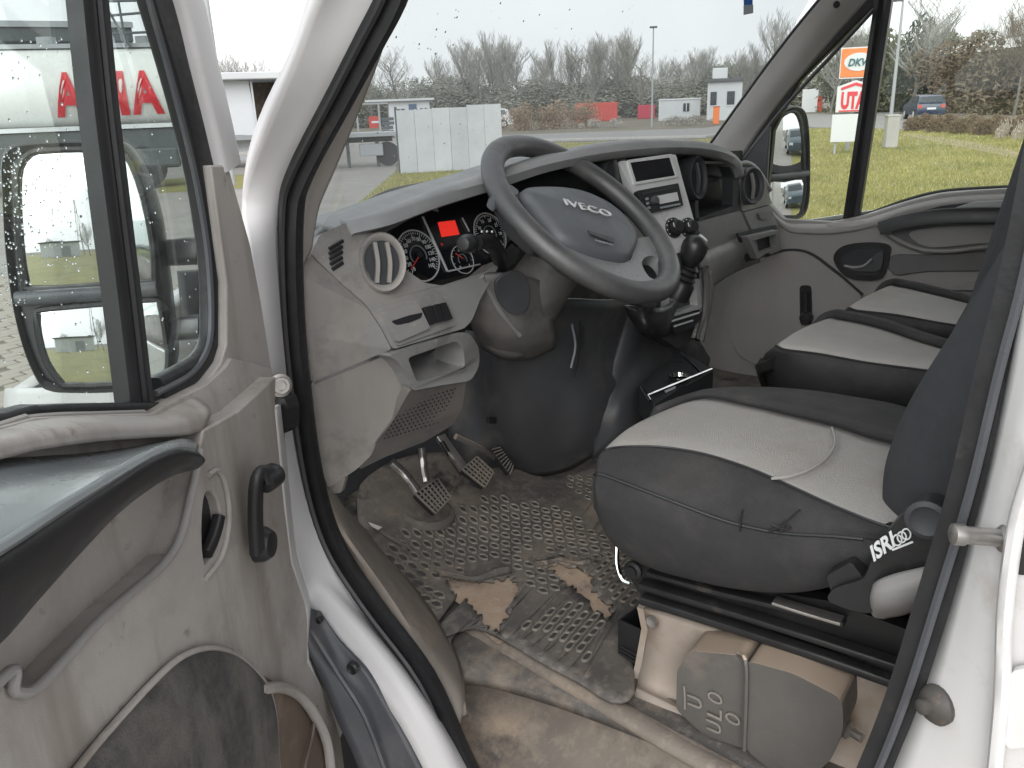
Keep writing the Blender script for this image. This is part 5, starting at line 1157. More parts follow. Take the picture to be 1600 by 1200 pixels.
# far window: glass, divider, frame, pillar trim
slab('window_glass', [X(1367, 8, .93), X(1300, 75, .93), X(1250, 125, .93), X(1222, 175, .93), X(1205, 230, .93), X(1196, 312, .93), X(1225, 343, .93), X(1300, 347, .93), X(1340, 341, .93), X(1420, 315, .93), X(1520, 298, .93), V(.93, -.95, 1.37), V(.93, -.9, 1.86), V(.93, -.25, 1.88)], M_pglass, fd, .002)
sweep('divider_bar', [X(1384, -20, .91), X(1368, 90, .91), X(1350, 215, .91), X(1330, 345, .91)], [(-.012, -.022), (.010, -.022), (.014, -.010), (.008, 0), (.014, .010), (.010, .022), (-.012, .022)], M_black, fd, up=V(-1, 0, 0), n=3)
slab('front_window_frame', XX(.90, (1390, -30), (1367, 9), (1335, 40), (1300, 76), (1250, 126), (1224, 172), (1208, 205), (1203, 260), (1197, 310), (1176, 300), (1150, 262), (1168, 225), (1200, 172), (1240, 124), (1290, 66), (1340, 6), (1352, -30)), M_rubber, fd, .03, bev=.004)
slab('corner_trim', XX(.875, (1150, 262), (1172, 232), (1198, 200), (1203, 192), (1199, 250), (1196, 310), (1180, 300)), M_char, fd, .02, bev=.004)
tube('frame_bead', XX(.885, (1158, 262), (1166, 245), (1190, 212), (1212, 184), (1250, 140), (1300, 86), (1366, 14)), .006, M_char, fd, k=6)
tube('belt_rubber', XX(.90, (1225, 343), (1262, 347), (1300, 346), (1340, 340), (1372, 329), (1420, 312), (1470, 300), (1530, 295), (1640, 290)), .006, M_rubber, fd, k=6)
apf = [[X(1340, -70, .80), X(1372, -70, .825), X(1410, -70, .86)], [X(1281, 0, .80), X(1318, 0, .82), X(1354, 0, .86)], [X(1240, 50, .80), X(1272, 55, .82), X(1306, 55, .86)], [X(1200, 102, .80), X(1228, 112, .82), X(1258, 112, .86)], [X(1160, 157, .80), X(1186, 165, .82), X(1212, 168, .86)], [X(1112, 224, .80), X(1138, 226, .82), X(1166, 236, .86)], [X(1092, 252, .80), X(1115, 262, .82), X(1146, 270, .86)]]
fpo = patch('pillar_trim', [[b*1 for b in r] for r in apf], M_pillar2, van, .02, 5, 4)
tube('pillar_bead', [r[0]+V(0, .004, 0) for r in apf], .004, M_black, van, k=6)
lathe('trim_hole', X(1307, 7, .815), V(-.8, -.6, 0), [(.009, -.001), (.009, .002), (.007, .003), (0, .001)], M_deep, fpo, 14)
slab('far_door_skin', [V(.965, .34, .5), V(.965, -.98, .5), V(.965, -.98, 1.36), V(.965, -.3, 1.28), V(.965, .0, 1.22), V(.965, .34, 1.2)], M_white, fd, .02, direction=V(-1, 0, 0))
f_n = V(-.57, -.82, .06).normalized(); f_o = V(1.13, .17, 1.35)
fp_ = lambda u, v: PL(u, v, f_o, f_n)
mirror('wing_mirror', fp_,
       [(1197, 318), (1199, 250), (1207, 204), (1221, 176), (1236, 166), (1251, 167), (1260, 180), (1264, 215), (1265, 275), (1263, 318), (1255, 338), (1236, 343), (1212, 338)],
       [(1200, 266), (1203, 226), (1212, 196), (1225, 180), (1240, 174), (1249, 181), (1254, 210), (1256, 262), (1250, 266), (1226, 270)],
       [(1198, 286), (1226, 283), (1256, 279), (1258, 300), (1252, 334), (1236, 338), (1210, 332)],
       [[(1199, 277), (1226, 275), (1260, 271)]], f_n + V(0, 0, -.09), f_n + V(.02, 0, -.04), .09,
       [([fp_(1205, 240)-f_n*.04, V(1.04, .20, 1.38), V(.96, .20, 1.36)], .04)], van, .8)
# ================================================================ GROUND
M_ground = mat('rough_ground', (.16, .14, .10), .9, .25, .3, 0)
M_grass = mat('winter_grass_ground', (.22, .205, .06), .95, .22, .5, 0, dirt=[((.23, .20, .08), 1.3, .45, .75), ((.10, .12, .035), .35, .5, .7)])
M_road = mat('pale_asphalt', (.24, .235, .225), .8, .08, 1.2, 0)
M_yard = mat('yard_asphalt', (.26, .245, .225), .7, .1, 1.5, .2, 60, dirt=[((.20, .185, .165), .6, .5, .7)])
M_paver = mat('beige_paver', (.31, .275, .235), .8, .1, 3, .3, 90, dirt=[((.23, .2, .17), 3, .5, .75)])
M_joint = mat('dark_joint', (.14, .125, .105), .9, .15, 5)
M_path = mat('sandy_path', (.30, .25, .18), .9, .12, 1, 0)
def sheet(name, pts, z, m, kind='structure'):
    bm = bmesh.new(); vs = [bm.verts.new((p[0], p[1], z)) for p in pts]; f = bm.faces.new(vs)
    if f.normal.z < 0: f.normal_flip()
    bmesh.ops.triangulate(bm, faces=bm.faces[:]); return tag(bmobj(name, bm, m, None, 0), kind=kind)
sheet('ground', [(-1500, -1500), (1500, -1500), (1500, 1500), (-1500, 1500)], -.008, M_ground)
G = lambda u, v: Z(u, v, 0)
gb = [(1.8, -60), (1.9, 0), (2.6, 4)] + [tuple(G(*q))[:2] for q in ((530, 345), (566, 312), (618, 268), (648, 262))]
far_ = [G(700, 250), G(790, 226), G(900, 223), G(1100, 218), G(1110, 216), G(1262, 202), G(1330, 199), G(1420, 204)]
fieldpts = gb + [tuple(p)[:2] for p in far_] + [tuple(G(1600, 206))[:2], (70, -40), (60, -60)]
sheet('lawn', fieldpts, 0, M_grass)
sheet('lawn_verge', [az(230, 21)[:2], az(460, 21)[:2], az(460, 26)[:2], az(230, 26)[:2]], .0, M_grass)
sheet('field', [(-160, -120), (-9, -90), (-8, 60), (-160, 90)], -.004, M_grass)
sheet('yard', [(-8, -30), (1.8, -30), (1.9, 0), (2.6, 4)] + [tuple(G(*q))[:2] for q in ((530, 345), (566, 312), (618, 268), (620, 250))] + [az(620, 60)[:2], az(0, 60)[:2], (-8, 40)], -.004, M_yard)
sheet('road', [tuple(G(*q))[:2] for q in ((700, 226), (790, 224), (900, 221), (1100, 216), (1262, 199), (1420, 203), (1440, 186), (1600, 190), (1700, 190))] + [tuple(G(*q))[:2] for q in ((1700, 172), (1460, 174), (1262, 178), (1100, 200), (900, 207), (700, 214))], .004, M_road)
sheet('footpath', [tuple(G(*q))[:2] for q in ((1405, 210), (1440, 210), (1520, 222), (1610, 240), (1610, 252), (1500, 230))], .006, M_path)
kr = [G(*q) for q in ((700, 225.5), (790, 223), (900, 220), (1100, 215.4), (1262, 198.5))]
for o in [sweep('kerb', [p+V(0, 0, .05) for p in kr], rrect(.14, .25, .02, 1), mat('kerb_concrete', (.36, .35, .33), .8), None, up=V(0, 0, 1), n=1)]: tag(o, kind='structure')
# pavers in the yard beside the mirror
pv = empty('paved_strip', (-.2, 5.5, 0)); tag(pv, kind='structure')
bmj = bmesh.new(); 
for a, b in (((-2.2, 2.2), (2.2, 10.2)),):
    vs = [bmj.verts.new(q) for q in ((a[0], a[1], .002), (b[0], a[1], .002), (b[0], b[1], .002), (a[0], b[1], .002))]; bmj.faces.new(vs)
bmobj('paver_bed', bmj, M_joint, pv, 0)
pm = None; rp = random.Random(4); cand = []
for i in range(-14, 15):
    for j in range(0, 60):
        x, y = -.2+i*.215+(.1 if j % 2 else 0), 2.4+j*.113
        d = V(x, y, 0)-CAM; w = d.dot(FW)
        if w < .1: continue
        u, v = 800+FPX*d.dot(CX)/w, 600-FPX*d.dot(CY)/w
        if -10 < u < 330 and 330 < v < 680: cand.append(((x, y), u, v))
cand.sort(key=lambda c: (c[0][1]))
bmr = bmesh.new()
for k, ((x, y), u, v) in enumerate(cand):
    vis = (u < 70 + max(0, (v-560))*1.0) or (240 < u < 325 and v < 500) or v > 590
    if vis and sum(1 for c in pv.children if c.name.startswith('paver') and not c.name.startswith('paver_bed')) < 290:
        if pm is None:
            o = box('paver', (0, 0, 0), (.198, .099, .03), M_paver, None, bev=0); pm = o.data
            bm = bmesh.new(); bm.from_mesh(pm); bmesh.ops.bevel(bm, geom=[e for e in bm.edges], offset=.006, segments=1, affect='EDGES'); bm.to_mesh(pm); bm.free()
        else: o = bpy.data.objects.new('paver', pm); COL.objects.link(o)
        o.parent = pv; o.location = V(x, y, .0+rp.uniform(-.002, .003))-V(*pv.location)
        o.rotation_euler = (rp.uniform(-.012, .012), rp.uniform(-.012, .012), rp.uniform(-.02, .02))
    else: box_bm(bmr, (x, y, .0+rp.uniform(-.002, .002)), (.198, .099, .03))
if len(bmr.verts): bmobj('paver_field', bmr, M_paver, pv, 0, 'stuff')
# grass blades on the lawn, thinning with distance
rg = random.Random(9); vs, fs, mi = [], [], []
def blade(x, y, h, w, a):
    dx, dy = cos(a)*w, sin(a)*w; lx, ly = rg.gauss(0, h*.45), rg.gauss(0, h*.45); n = len(vs)
    vs.extend(((x-dx, y-dy, 0), (x+dx, y+dy, 0), (x+lx, y+ly, h))); fs.append((n, n+1, n+2)); mi.append(0 if rg.random() < .6 else (1 if rg.random() < .75 else 2))
def onlawn(x, y):
    return inside((x, y), fieldpts)
for k in range(230000):
    uu = rg.uniform(480, 1640); t = rg.random(); dist = 7+ (46-7)*t**1.9
    p = az(uu, dist); x, y = p.x, p.y
    if not onlawn(x, y): continue
    s = .6+dist/22
    blade(x, y, rg.uniform(.025, .065)*(.8+dist/60), .0035*s, rg.uniform(0, pi))
gm = bpy.data.meshes.new('grass'); gm.from_pydata(vs, [], fs)
Mg = [mat('grass_blade', (.23, .255, .055), .8, .25, .6), mat('dry_grass_blade', (.42, .36, .16), .8, .2, .6), mat('pale_straw', (.55, .48, .28), .8, .15, .8)]
gm.polygons.foreach_set('material_index', mi)
go = link('grass', gm, Mg, None, 0); 
for i_, p_ in enumerate(gm.polygons): pass
gm.polygons.foreach_set('material_index', mi); tag(go, 'yellow green winter grass growing over the lawn', kind='stuff')

# ================================================================ TREES AND BUSHES
M_bark = mat('grey_bark', (.17, .16, .145), .9, .2, 3)
M_twig = mat('pale_twigs', (.31, .31, .28), .9, .2, 1.5)
M_twigb = mat('brown_twigs', (.15, .115, .075), .9, .25, 1.5)
M_ever = mat('evergreen_needles', (.035, .05, .028), .9, .3, 2)
M_brush = mat('hazed_brushwood', (.225, .232, .195), .95, .25, 1, dirt=[((.26, .245, .2), .8, .5, .7)])  # greyer and paler, with distance haze put into the colour
M_olive = mat('olive_brushwood', (.125, .13, .075), .95, .3, 1)
def tree_mesh(seed, h, spread, depth, up, kids, r0):
    rt = random.Random(seed); tv, tf, cv, cf = [], [], [], []
    def seg(a, b, ra, rb, vv, ff, k):
        t = (b-a).normalized(); u = t.orthogonal().normalized(); w = t.cross(u); n = len(vv)
        for (p, r) in ((a, ra), (b, rb)):
            for q in range(k): vv.append(p+u*(r*cos(2*pi*q/k))+w*(r*sin(2*pi*q/k)))
        for q in range(k): ff.append((n+q, n+(q+1) % k, n+k+(q+1) % k, n+k+q))
    def grow(p, d, l, r, lev):
        vv, ff, k = (tv, tf, 6) if lev == 0 else (cv, cf, 3)
        n = 5 if lev == 0 else 3; pts_ = [p]
        for i in range(n):
            d = (d + Vector((rt.gauss(0, .10), rt.gauss(0, .10), .05+(up if lev else 0)))).normalized(); q = pts_[-1]+d*l/n
            seg(pts_[-1], q, r*(1-.7*i/n), r*(1-.7*(i+1)/n), vv, ff, k); pts_.append(q)
        if lev < depth:
            m_ = kids[lev]
            for i in range(m_):
                f = (.22 if lev == 0 else .15)+(.78 if lev == 0 else .85)*(i+rt.random())/m_; x = f*n; j = min(int(x), n-1); q = pts_[j].lerp(pts_[j+1], x-j)
                a = rt.uniform(0, 2*pi); sd_ = Vector((cos(a), sin(a), 0)); nd = (d*(1-spread)+sd_*spread+Vector((0, 0, up))).normalized()
                grow(q, nd, l*(.62 if lev == 0 else .52)*(1.12-f*.6)*rt.uniform(.75, 1.2), max(r*.42*(1-f*.4), .017), lev+1)
    grow(Vector((0, 0, 0)), Vector((0, 0, 1)), h, r0, 0)
    a = bpy.data.meshes.new('trunk'); a.from_pydata([tuple(v) for v in tv], [], tf)
    b = bpy.data.meshes.new('crown'); b.from_pydata([tuple(v) for v in cv], [], cf); return a, b
protos = [tree_mesh(1, 9, .58, 3, .2, (26, 9, 5), .17), tree_mesh(2, 9, .56, 3, .22, (32, 10, 5), .16), tree_mesh(3, 7.5, .7, 3, .14, (20, 9, 5), .2), tree_mesh(4, 10, .50, 3, .26, (34, 9, 5), .15), tree_mesh(5, 7, .6, 3, .2, (22, 9, 5), .13)]
for a, b in protos:
    a.materials.append(M_bark); b.materials.append(M_twig)
PH = [11*1.35, 12*1.4, 9*1.3, 13*1.4, 8*1.35]
def tree(kind, u, dist, top, label, name='bare_tree', group='bare trees behind the road', z0=0, crown_mat=None):
    p = az(u, dist); h = 1.58 + (horizon(u)-top)*dist/1380; s = h/protos_h[kind]
    t = empty(name, tuple(p), label, 'tree', group, rng_t.uniform(0, 6.28)); t.scale = (s*.95, s*.95, s)
    for nm, me in zip(('trunk', 'crown'), protos[kind]):
        o = bpy.data.objects.new(nm, me); COL.objects.link(o); o.parent = t
        if nm == 'crown' and crown_mat:
            o.material_slots[0].link = 'OBJECT'; o.material_slots[0].material = crown_mat
    return t
protos_h = [max(max(v.co.z for v in m.vertices) for m in pr) for pr in protos]
rng_t = random.Random(21)
tl = [  # kind, pixel column, distance, top row, label
 (4, 345, 58, 92, 'low bare tree showing above the left end of the white shed roof'), (4, 395, 60, 88, 'low bare tree above the middle of the white shed roof'), (4, 440, 64, 90, 'bare tree half hidden by the white pillar above the shed'),
 (1, 585, 95, 98, 'slim bare tree just right of the driver side windscreen pillar'), (2, 625, 88, 78, 'lone bare tree with a wide crown above the white workshop cabin'), (4, 662, 110, 118, 'small bare tree between the lone wide crown and the tall poplars'),
 (4, 705, 110, 112, 'short bare tree at the left foot of the tall poplars'), (1, 742, 100, 62, 'first tall bare poplar of the dense clump over the grey hoarding'), (3, 768, 104, 50, 'tall upright poplar in the middle of the clump over the grey hoarding'), (1, 795, 100, 55, 'tall bare poplar on the right of the clump over the grey hoarding'), (4, 830, 108, 88, 'thin bare tree in the gap between the two poplar clumps'),
 (3, 868, 98, 62, 'narrow bare poplar standing alone above the brown mound'), (3, 890, 102, 70, 'narrow bare poplar close behind the one above the brown mound'), (1, 925, 96, 54, 'broad bare tree forked like a fan above the red container'), (1, 962, 98, 50, 'second broad fan shaped bare tree above the red container'), (0, 985, 102, 60, 'bare tree just left of the thin lamp post'),
 (2, 1006, 92, 86, 'round bare tree with a dark trunk right behind the thin lamp post'), (4, 1040, 105, 96, 'small bare tree above the left end of the white site cabin'), (1, 1072, 98, 78, 'bare tree above the right end of the white site cabin'), (0, 1098, 100, 76, 'bare tree over the gap between site cabin and gatehouse'),
 (3, 1128, 104, 88, 'slim bare tree behind the gatehouse roof'), (1, 1158, 96, 80, 'bare tree just right of the gatehouse'), (0, 1182, 98, 70, 'bare tree against the far windscreen pillar'), (1, 1232, 90, 24, 'tall bare tree seen through the top right of the windscreen'),
 (2, 1300, 80, 58, 'bare tree behind the pump signs, nearest the pillar'), (1, 1336, 78, 44, 'tall thin bare tree directly above the orange sign'), (0, 1362, 84, 60, 'bare tree hidden partly by the black window divider'),
 (2, 1428, 70, 8, 'tallest bare tree right of the black window divider with an open crown'), (0, 1458, 78, 44, 'bare tree behind the tall open crown'), (4, 1505, 82, 70, 'short bare tree right of the dark evergreen'), (1, 1530, 76, 48, 'bare tree between the evergreen and the pale roof'), (1, 1556, 74, 30, 'thin tall bare tree over the pale roof'), (0, 1590, 60, 12, 'brown bare tree at the right edge over the pale roof'), (2, 1630, 62, 5, 'brown bare tree beyond the seat edge')]
tl += [(1, 700, 106, 84, 'thin bare tree at the left edge of the poplar clump'), (2, 722, 104, 70, 'wide bare tree filling the left of the poplar clump'), (0, 755, 98, 66, 'bare tree between the first and the tall upright poplar'), (1, 782, 106, 58, 'bare poplar just right of the tall upright poplar'), (2, 812, 100, 72, 'bare tree under the right poplar of the clump'),
 (0, 850, 102, 84, 'low bare tree over the left end of the brown heaps'), (2, 905, 100, 66, 'wide bare tree between the narrow poplars and the fan shaped tree'), (1, 943, 104, 56, 'bare tree between the two fan shaped trees'), (2, 975, 106, 62, 'bare tree behind the second fan shaped tree'), (1, 1025, 108, 90, 'bare tree just right of the thin lamp post'), (2, 1058, 104, 92, 'wide low bare tree above the middle of the site cabin'), (1, 1085, 106, 82, 'bare tree behind the right edge of the site cabin'), (0, 1145, 104, 92, 'bare tree over the white roof box'), (1, 1170, 102, 84, 'bare tree next to the far windscreen pillar'), (2, 1315, 84, 66, 'wide bare tree behind the orange sign'), (1, 1475, 86, 40, 'bare tree over the dark evergreen')]
for k, u, d, top, lab in tl: tree(k, u, d, top, lab, crown_mat=M_twigb if u > 1540 else None)
def clump_mesh(seed, nleaf, leaf, wide=1.0, col=None, spiky=.0):
    """uneven heap of small leaf and twig faces in a 1 x 1 x 1 body"""
    rt = random.Random(seed); lobes = [(Vector((rt.uniform(-.55, .55)*wide, rt.uniform(-.4, .4), rt.uniform(.15, .65))), rt.uniform(.2, .36)) for _ in range(9)]; vv, ff = [], []
    for _ in range(nleaf):
        c, r = rt.choice(lobes); d = Vector((rt.gauss(0, 1), rt.gauss(0, 1), rt.gauss(0, 1))).normalized(); p = c+d*r*(rt.random()**.35); p.z = max(.0, p.z)
        if rt.random() < .2: p.z *= rt.random()
        a = Vector((rt.gauss(0, 1), rt.gauss(0, 1), rt.gauss(0, 1)+spiky)).normalized(); b = a.orthogonal().normalized(); n = len(vv); l = leaf*rt.uniform(.5, 1.4)
        vv.extend((tuple(p-a*l-b*l*.4), tuple(p+b*l*.5), tuple(p+a*l-b*l*.3))); ff.append((n, n+1, n+2))
    me = bpy.data.meshes.new('foliage'); me.from_pydata(vv, [], ff); return me
cms = [clump_mesh(i, 8000, .026) for i in range(3)]; 
for m_ in cms: m_.materials.append(M_brush)
cev = clump_mesh(8, 7000, .03); cev.materials.append(M_ever)
cbr = clump_mesh(10, 6000, .032); cbr.materials.append(mat('brown_brushwood', (.17, .135, .095), .95, .3, 1, dirt=[((.12, .115, .075), .8, .5, .7)]))
colv = clump_mesh(9, 6000, .03); colv.materials.append(M_olive)
def bush(me, u, dist, w, h, label, cat='bush', name='bush', group='brushwood below the trees'):
    p = az(u, dist); r = az(u+1, dist)-az(u-1, dist); o = bpy.data.objects.new(name, me); COL.objects.link(o); o.location = p; o.scale = (w, w*.6, h); o.rotation_euler.z = atan2(r.y, r.x)
    return tag(o, label, cat, group)
bl = [(570, 'leafless brushwood beside the driver side pillar above the flatbed trailer'), (618, 'brushwood mass behind the white workshop cabin'), (668, 'brushwood right of the workshop cabin roof'), (715, 'brushwood over the left half of the grey hoarding'), (762, 'brushwood over the right half of the grey hoarding'), (815, 'brushwood behind the left slope of the brown mound'), (862, 'brushwood behind the top of the brown mound'), (908, 'brushwood behind the left end of the red container'),
      (950, 'brushwood behind the right end of the red container'), (1000, 'brushwood behind the thin lamp post'), (1050, 'brushwood behind the left of the site cabin'), (1096, 'brushwood between site cabin and gatehouse'), (1150, 'brushwood behind the gatehouse'), (1200, 'brushwood hidden partly by the far windscreen pillar'), (1255, 'brushwood above the far mirror'), (1300, 'brushwood behind the pump signs')]
for i, (u, lab) in enumerate(bl): bush(cms[i % 3], u, 100, 9.5, rng_t.uniform(4.4, 6.2), lab)
for u, d, w, h, me, lab in ((1400, 84, 7, 8, colv, 'olive thicket around the lamp post right of the divider'), (1440, 82, 7, 8.6, colv, 'olive thicket behind the blue car'), (1482, 80, 5.2, 8.6, cev, 'dark rounded evergreen above the blue car'), (1525, 70, 6, 5.2, cbr, 'brown thicket below the pale roof'), (1575, 64, 6, 5.4, cbr, 'brown thicket at the right edge under the pale roof'), (1625, 62, 6, 5.8, cbr, 'brown thicket beyond the seat edge'), (1355, 86, 6, 6, colv, 'olive thicket hidden by the window divider')):
    bush(me, u, d, w, h, lab, group='thickets right of the window divider')
hedge = clump_mesh(12, 4500, .035, 1.2, spiky=1.5); hedge.materials.append(mat('brown_hedge_twigs', (.20, .145, .10), .95, .3, 2, dirt=[((.13, .12, .06), 2, .5, .7)]))
for i, (u, v) in enumerate(((1452, 204), (1490, 206), (1528, 208), (1566, 210), (1604, 212))):
    p = G(u, v); o = bpy.data.objects.new('hedge', hedge); COL.objects.link(o); o.location = p; o.scale = (1.25, .6, .95); o.rotation_euler.z = atan2(R0.y, R0.x)
    tag(o, ('brown low hedge piece nearest the blue car', 'brown low hedge piece second from the blue car', 'brown low hedge piece in the middle of the row', 'brown low hedge piece beside the pale stalks', 'brown low hedge piece at the right edge')[i], 'hedge', 'low hedge along the footpath')

# ================================================================ THINGS OUTSIDE
M_concrete = mat('pale_concrete', (.42, .41, .39), .85, .08, 2, 0)
M_wht = mat('white_sheet', (.62, .64, .66), .5, .05, .6); M_wht2 = mat('grey_white_panel', (.55, .57, .58), .5, .05, .5)
M_redm = mat('faded_red', (.50, .06, .045), .6, .1, .6); M_orange = mat('orange_sign', (.80, .19, .03), .4, .03, 2); M_teal = mat('teal_print', (.01, .10, .12), .5)
M_dgrey = mat('dark_grey_metal', (.075, .085, .09), .55, .12, .8); M_lgrey = mat('light_grey_metal', (.33, .345, .36), .5, .08, .8); M_glassd = mat('dark_window', (.03, .04, .05), .1, .05, 2)
M_axis = lambda u: az(u, 1)
def facing(u, turn=0.):
    """x runs to the right as seen from the van, y away"""
    d = ray(u, horizon(u)); d.z = 0; d.normalize(); d = Matrix.Rotation(turn, 3, 'Z') @ d; return V(d.y, -d.x, 0), d
class Loc:
    def __init__(s, name, u, dist, label, cat, turn=0., group=None, p=None):
        s.x, s.y = facing(u, turn); p = p or az(u, dist); s.e = empty(name, tuple(p), label, cat, group, atan2(s.x.y, s.x.x)); s.k = hpx(1, dist)
    def box(s, name, c, size, m, bev=0., par=None):
        bm = bmesh.new(); box_bm(bm, c, size); me = bpy.data.meshes.new(name); bm.to_mesh(me); bm.free(); me.materials.append(m)
        o = bpy.data.objects.new(name, me); COL.objects.link(o); o.parent = par or s.e
        if bev: bevel(o, bev)
        return o
    def poly(s, name, pts, th, m, par=None, y=0., bev=0):
        q = [Vector((a, y, b)) for a, b in pts]; bm = slab_bm(q, th, toward=Vector((0, -100, 0))); me = bpy.data.meshes.new(name); bm.to_mesh(me); bm.free(); me.materials.append(m)
        o = bpy.data.objects.new(name, me); COL.objects.link(o); o.parent = par or s.e
        if bev: bevel(o, bev)
        return o
    def cyl(s, name, a, b, r, m, k=12, r2=None, par=None):
        a, b = Vector(a), Vector(b); bm = bmesh.new(); bmesh.ops.create_cone(bm, cap_ends=True, segments=k, radius1=r, radius2=r if r2 is None else r2, depth=(b-a).length)
        M = Matrix.Translation((a+b)/2) @ (b-a).to_track_quat('Z', 'Y').to_matrix().to_4x4(); bm.transform(M); me = bpy.data.meshes.new(name); bm.to_mesh(me); bm.free(); me.materials.append(m); me.shade_smooth(); me.set_sharp_from_angle(angle=radians(40))
        o = bpy.data.objects.new(name, me); COL.objects.link(o); o.parent = par or s.e; return o
    def text(s, name, t, x, z, w, h, m, y=-.03, par=None, bold=.02, curve=None, shear=0.):
        me = glyphs(t, 1.0, bold, shear)
        xs = [v.co.x for v in me.vertices]; ys = [v.co.y for v in me.vertices]; x0, x1, y0, y1 = min(xs), max(xs), min(ys), max(ys)
        if curve:
            bm = bmesh.new(); bm.from_mesh(me); bmesh.ops.triangulate(bm, faces=bm.faces[:]); bmesh.ops.subdivide_edges(bm, edges=bm.edges[:], cuts=2); bm.to_mesh(me); bm.free()
        for v in me.vertices:
            zz = z+(v.co.y-y0)/(y1-y0)*h; xx = x+(v.co.x-x0)/(x1-x0)*w; v.co = Vector((xx, y-(v.co.z)*.012 + (curve(zz) if curve else 0), zz))
        me.materials.clear(); me.materials.append(m); o = bpy.data.objects.new(name, me); COL.objects.link(o); o.parent = par or s.e; return o
def zz(v, u, d): return 1.58 + (horizon(u)-v)*d/1330

# ---- tanker trailer with red lettering
td_ = 24.
T_ = Loc('tank_trailer', 140, td_, 'white tank trailer with tall red letters on its side behind the open door', 'trailer', radians(-8))
R_t = 1.02; zc = 2.30
def tanky(zv): return -sqrt(max(0, R_t**2-(zv-zc)**2))+R_t*0
bm = bmesh.new(); rows_ = []
for x, s_ in ((-6.5, .0), (-6.48, .8), (-6.3, .97), (-6.0, 1), (2.35, 1), (2.55, .97), (2.70, .82), (2.76, .0)):
    rows_.append([bm.verts.new((x, R_t*1.1*s_*cos(2*pi*k/32), zc+R_t*s_*sin(2*pi*k/32))) for k in range(32)])
for p, q in zip(rows_, rows_[1:]):
    for k in range(32): bm.faces.new((p[k], p[(k+1) % 32], q[(k+1) % 32], q[k]))
bmesh.ops.recalc_face_normals(bm, faces=bm.faces[:]); me = bpy.data.meshes.new('tank'); bm.to_mesh(me); bm.free(); me.materials.append(mat('glossy_white_tank', (.70, .70, .68), .25, .04, 1, dirt=[((.5, .5, .47), 1.5, .55, .8)])); me.shade_smooth()
o = bpy.data.objects.new('tank', me); COL.objects.link(o); o.parent = T_.e
cv_ = lambda z_: -1.1*sqrt(max(.01, R_t**2-(z_-zc)**2))+.02
M_lred = mat('red_letters', (.62, .02, .035), .4, .04, 2)
for ch, x0, w in (('A', -.52, .68), ('V', .19, .64), ('I', .88, .20), ('A', 1.14, .72)):
    T_.text('red_letter', ch, x0, 1.74, w, 1.0, M_lred, y=-.06, bold=.04, curve=cv_)
T_.box('side_band', (-2, -1.0, 1.48), (9.2, .16, .10), M_wht); T_.box('side_skirt', (-1.9, -.95, 1.02), (8.9, .12, .8), M_dgrey, .02); T_.box('chassis', (-1.9, 0, 1.0), (8.6, 1.4, .35), M_dgrey)
for x in (-4.5, -3.2, 1.2): T_.cyl('wheel', (x, -1.1, .5), (x, -.75, .5), .5, M_rubber, 24)
T_.box('mudguard', (1.3, -.98, .72), (1.5, .3, .5), M_dgrey, .08); T_.box('light_bar', (2.3, -.8, .82), (.5, .2, .22), M_lgrey, .02)
for a, b in (((1.2, -.5, 3.25), (1.2, -.5, 4.35)), ((2.1, -.5, 3.25), (2.1, -.5, 4.35)), ((.2, -.5, 4.3), (2.3, -.5, 4.35)), ((.9, -.5, 4.0), (2.15, -.5, 4.1)), ((.9, -.5, 3.6), (2.2, -.5, 3.65)), ((.9, -.5, 4.2), (1.3, -.5, 3.3)), ((2.0, -.5, 4.0), (2.5, -.5, 2.9))):
    T_.cyl('handrail', a, b, .03, M_dgrey, 6)
T_.box('catwalk', (-.4, 0, 3.36), (6, .7, .10), M_lgrey)
for x in (-.6, .7, 1.6): T_.cyl('hatch', (x, 0, 3.3), (x, 0, 3.58), .22, M_lgrey, 16)
for x in (2.62, 2.86): T_.cyl('ladder_rail', (x, -.85, .9), (x+.02, -.75, 3.4), .025, M_dgrey, 6)
for k in range(9): T_.cyl('ladder_rung', (2.62, -.85, 1.1+k*.26), (2.87, -.85, 1.1+k*.26), .018, M_dgrey, 6)
# ---- canopy building behind it
B_ = Loc('station_building', -30, 34, 'grey flat roofed building behind the white tank', 'building', radians(-4))
B_.e.scale = (1, 1, .85); B_.box('wall', (0, 2, 2.4), (9, 4, 4.8), M_lgrey); B_.box('roof', (-.2, 1.6, 5.25), (10.6, 6, .75), M_dgrey, .05); B_.box('roof_edge', (-.2, -1.43, 5.5), (10.7, .1, .2), M_lgrey)
# ---- white shed with an open end
Sh = Loc('cargo_shed', 385, 30, 'white flat roofed body of a drop-side trailer with its end open', 'shed', radians(6))
Sh.box('roof', (0, 1.5, 2.86), (3.1, 4.2, .22), M_wht2, .03); Sh.poly('side_panel', ((-1.45, 1.1), (.30, 1.0), (.22, 2.72), (-1.45, 2.72)), .08, M_wht, y=-.05, bev=.01)
Sh.box('back_wall', (.9, 2.6, 1.9), (1.5, .1, 1.8), M_brown); Sh.box('side_wall', (1.5, 1.4, 1.9), (.1, 2.5, 1.8), M_lgrey); Sh.box('deck', (0, 1.2, .95), (3.1, 3.6, .14), M_lgrey)
for x in (-1.0, -.25, .5): Sh.box('drop_side', (x, -.12, .72), (.68, .06, .42), M_wht, .01)
Sh.box('frame_rail', (0, -.1, .32), (3.0, .12, .14), M_wht2); Sh.box('support_leg', (.35, 0, .16), (.12, .12, .32), M_dgrey); Sh.cyl('wheel', (-.75, -.12, .26), (-.75, .1, .26), .26, M_rubber, 20); Sh.box('post', (.28, -.1, 1.8), (.06, .06, 1.8), M_wht2)
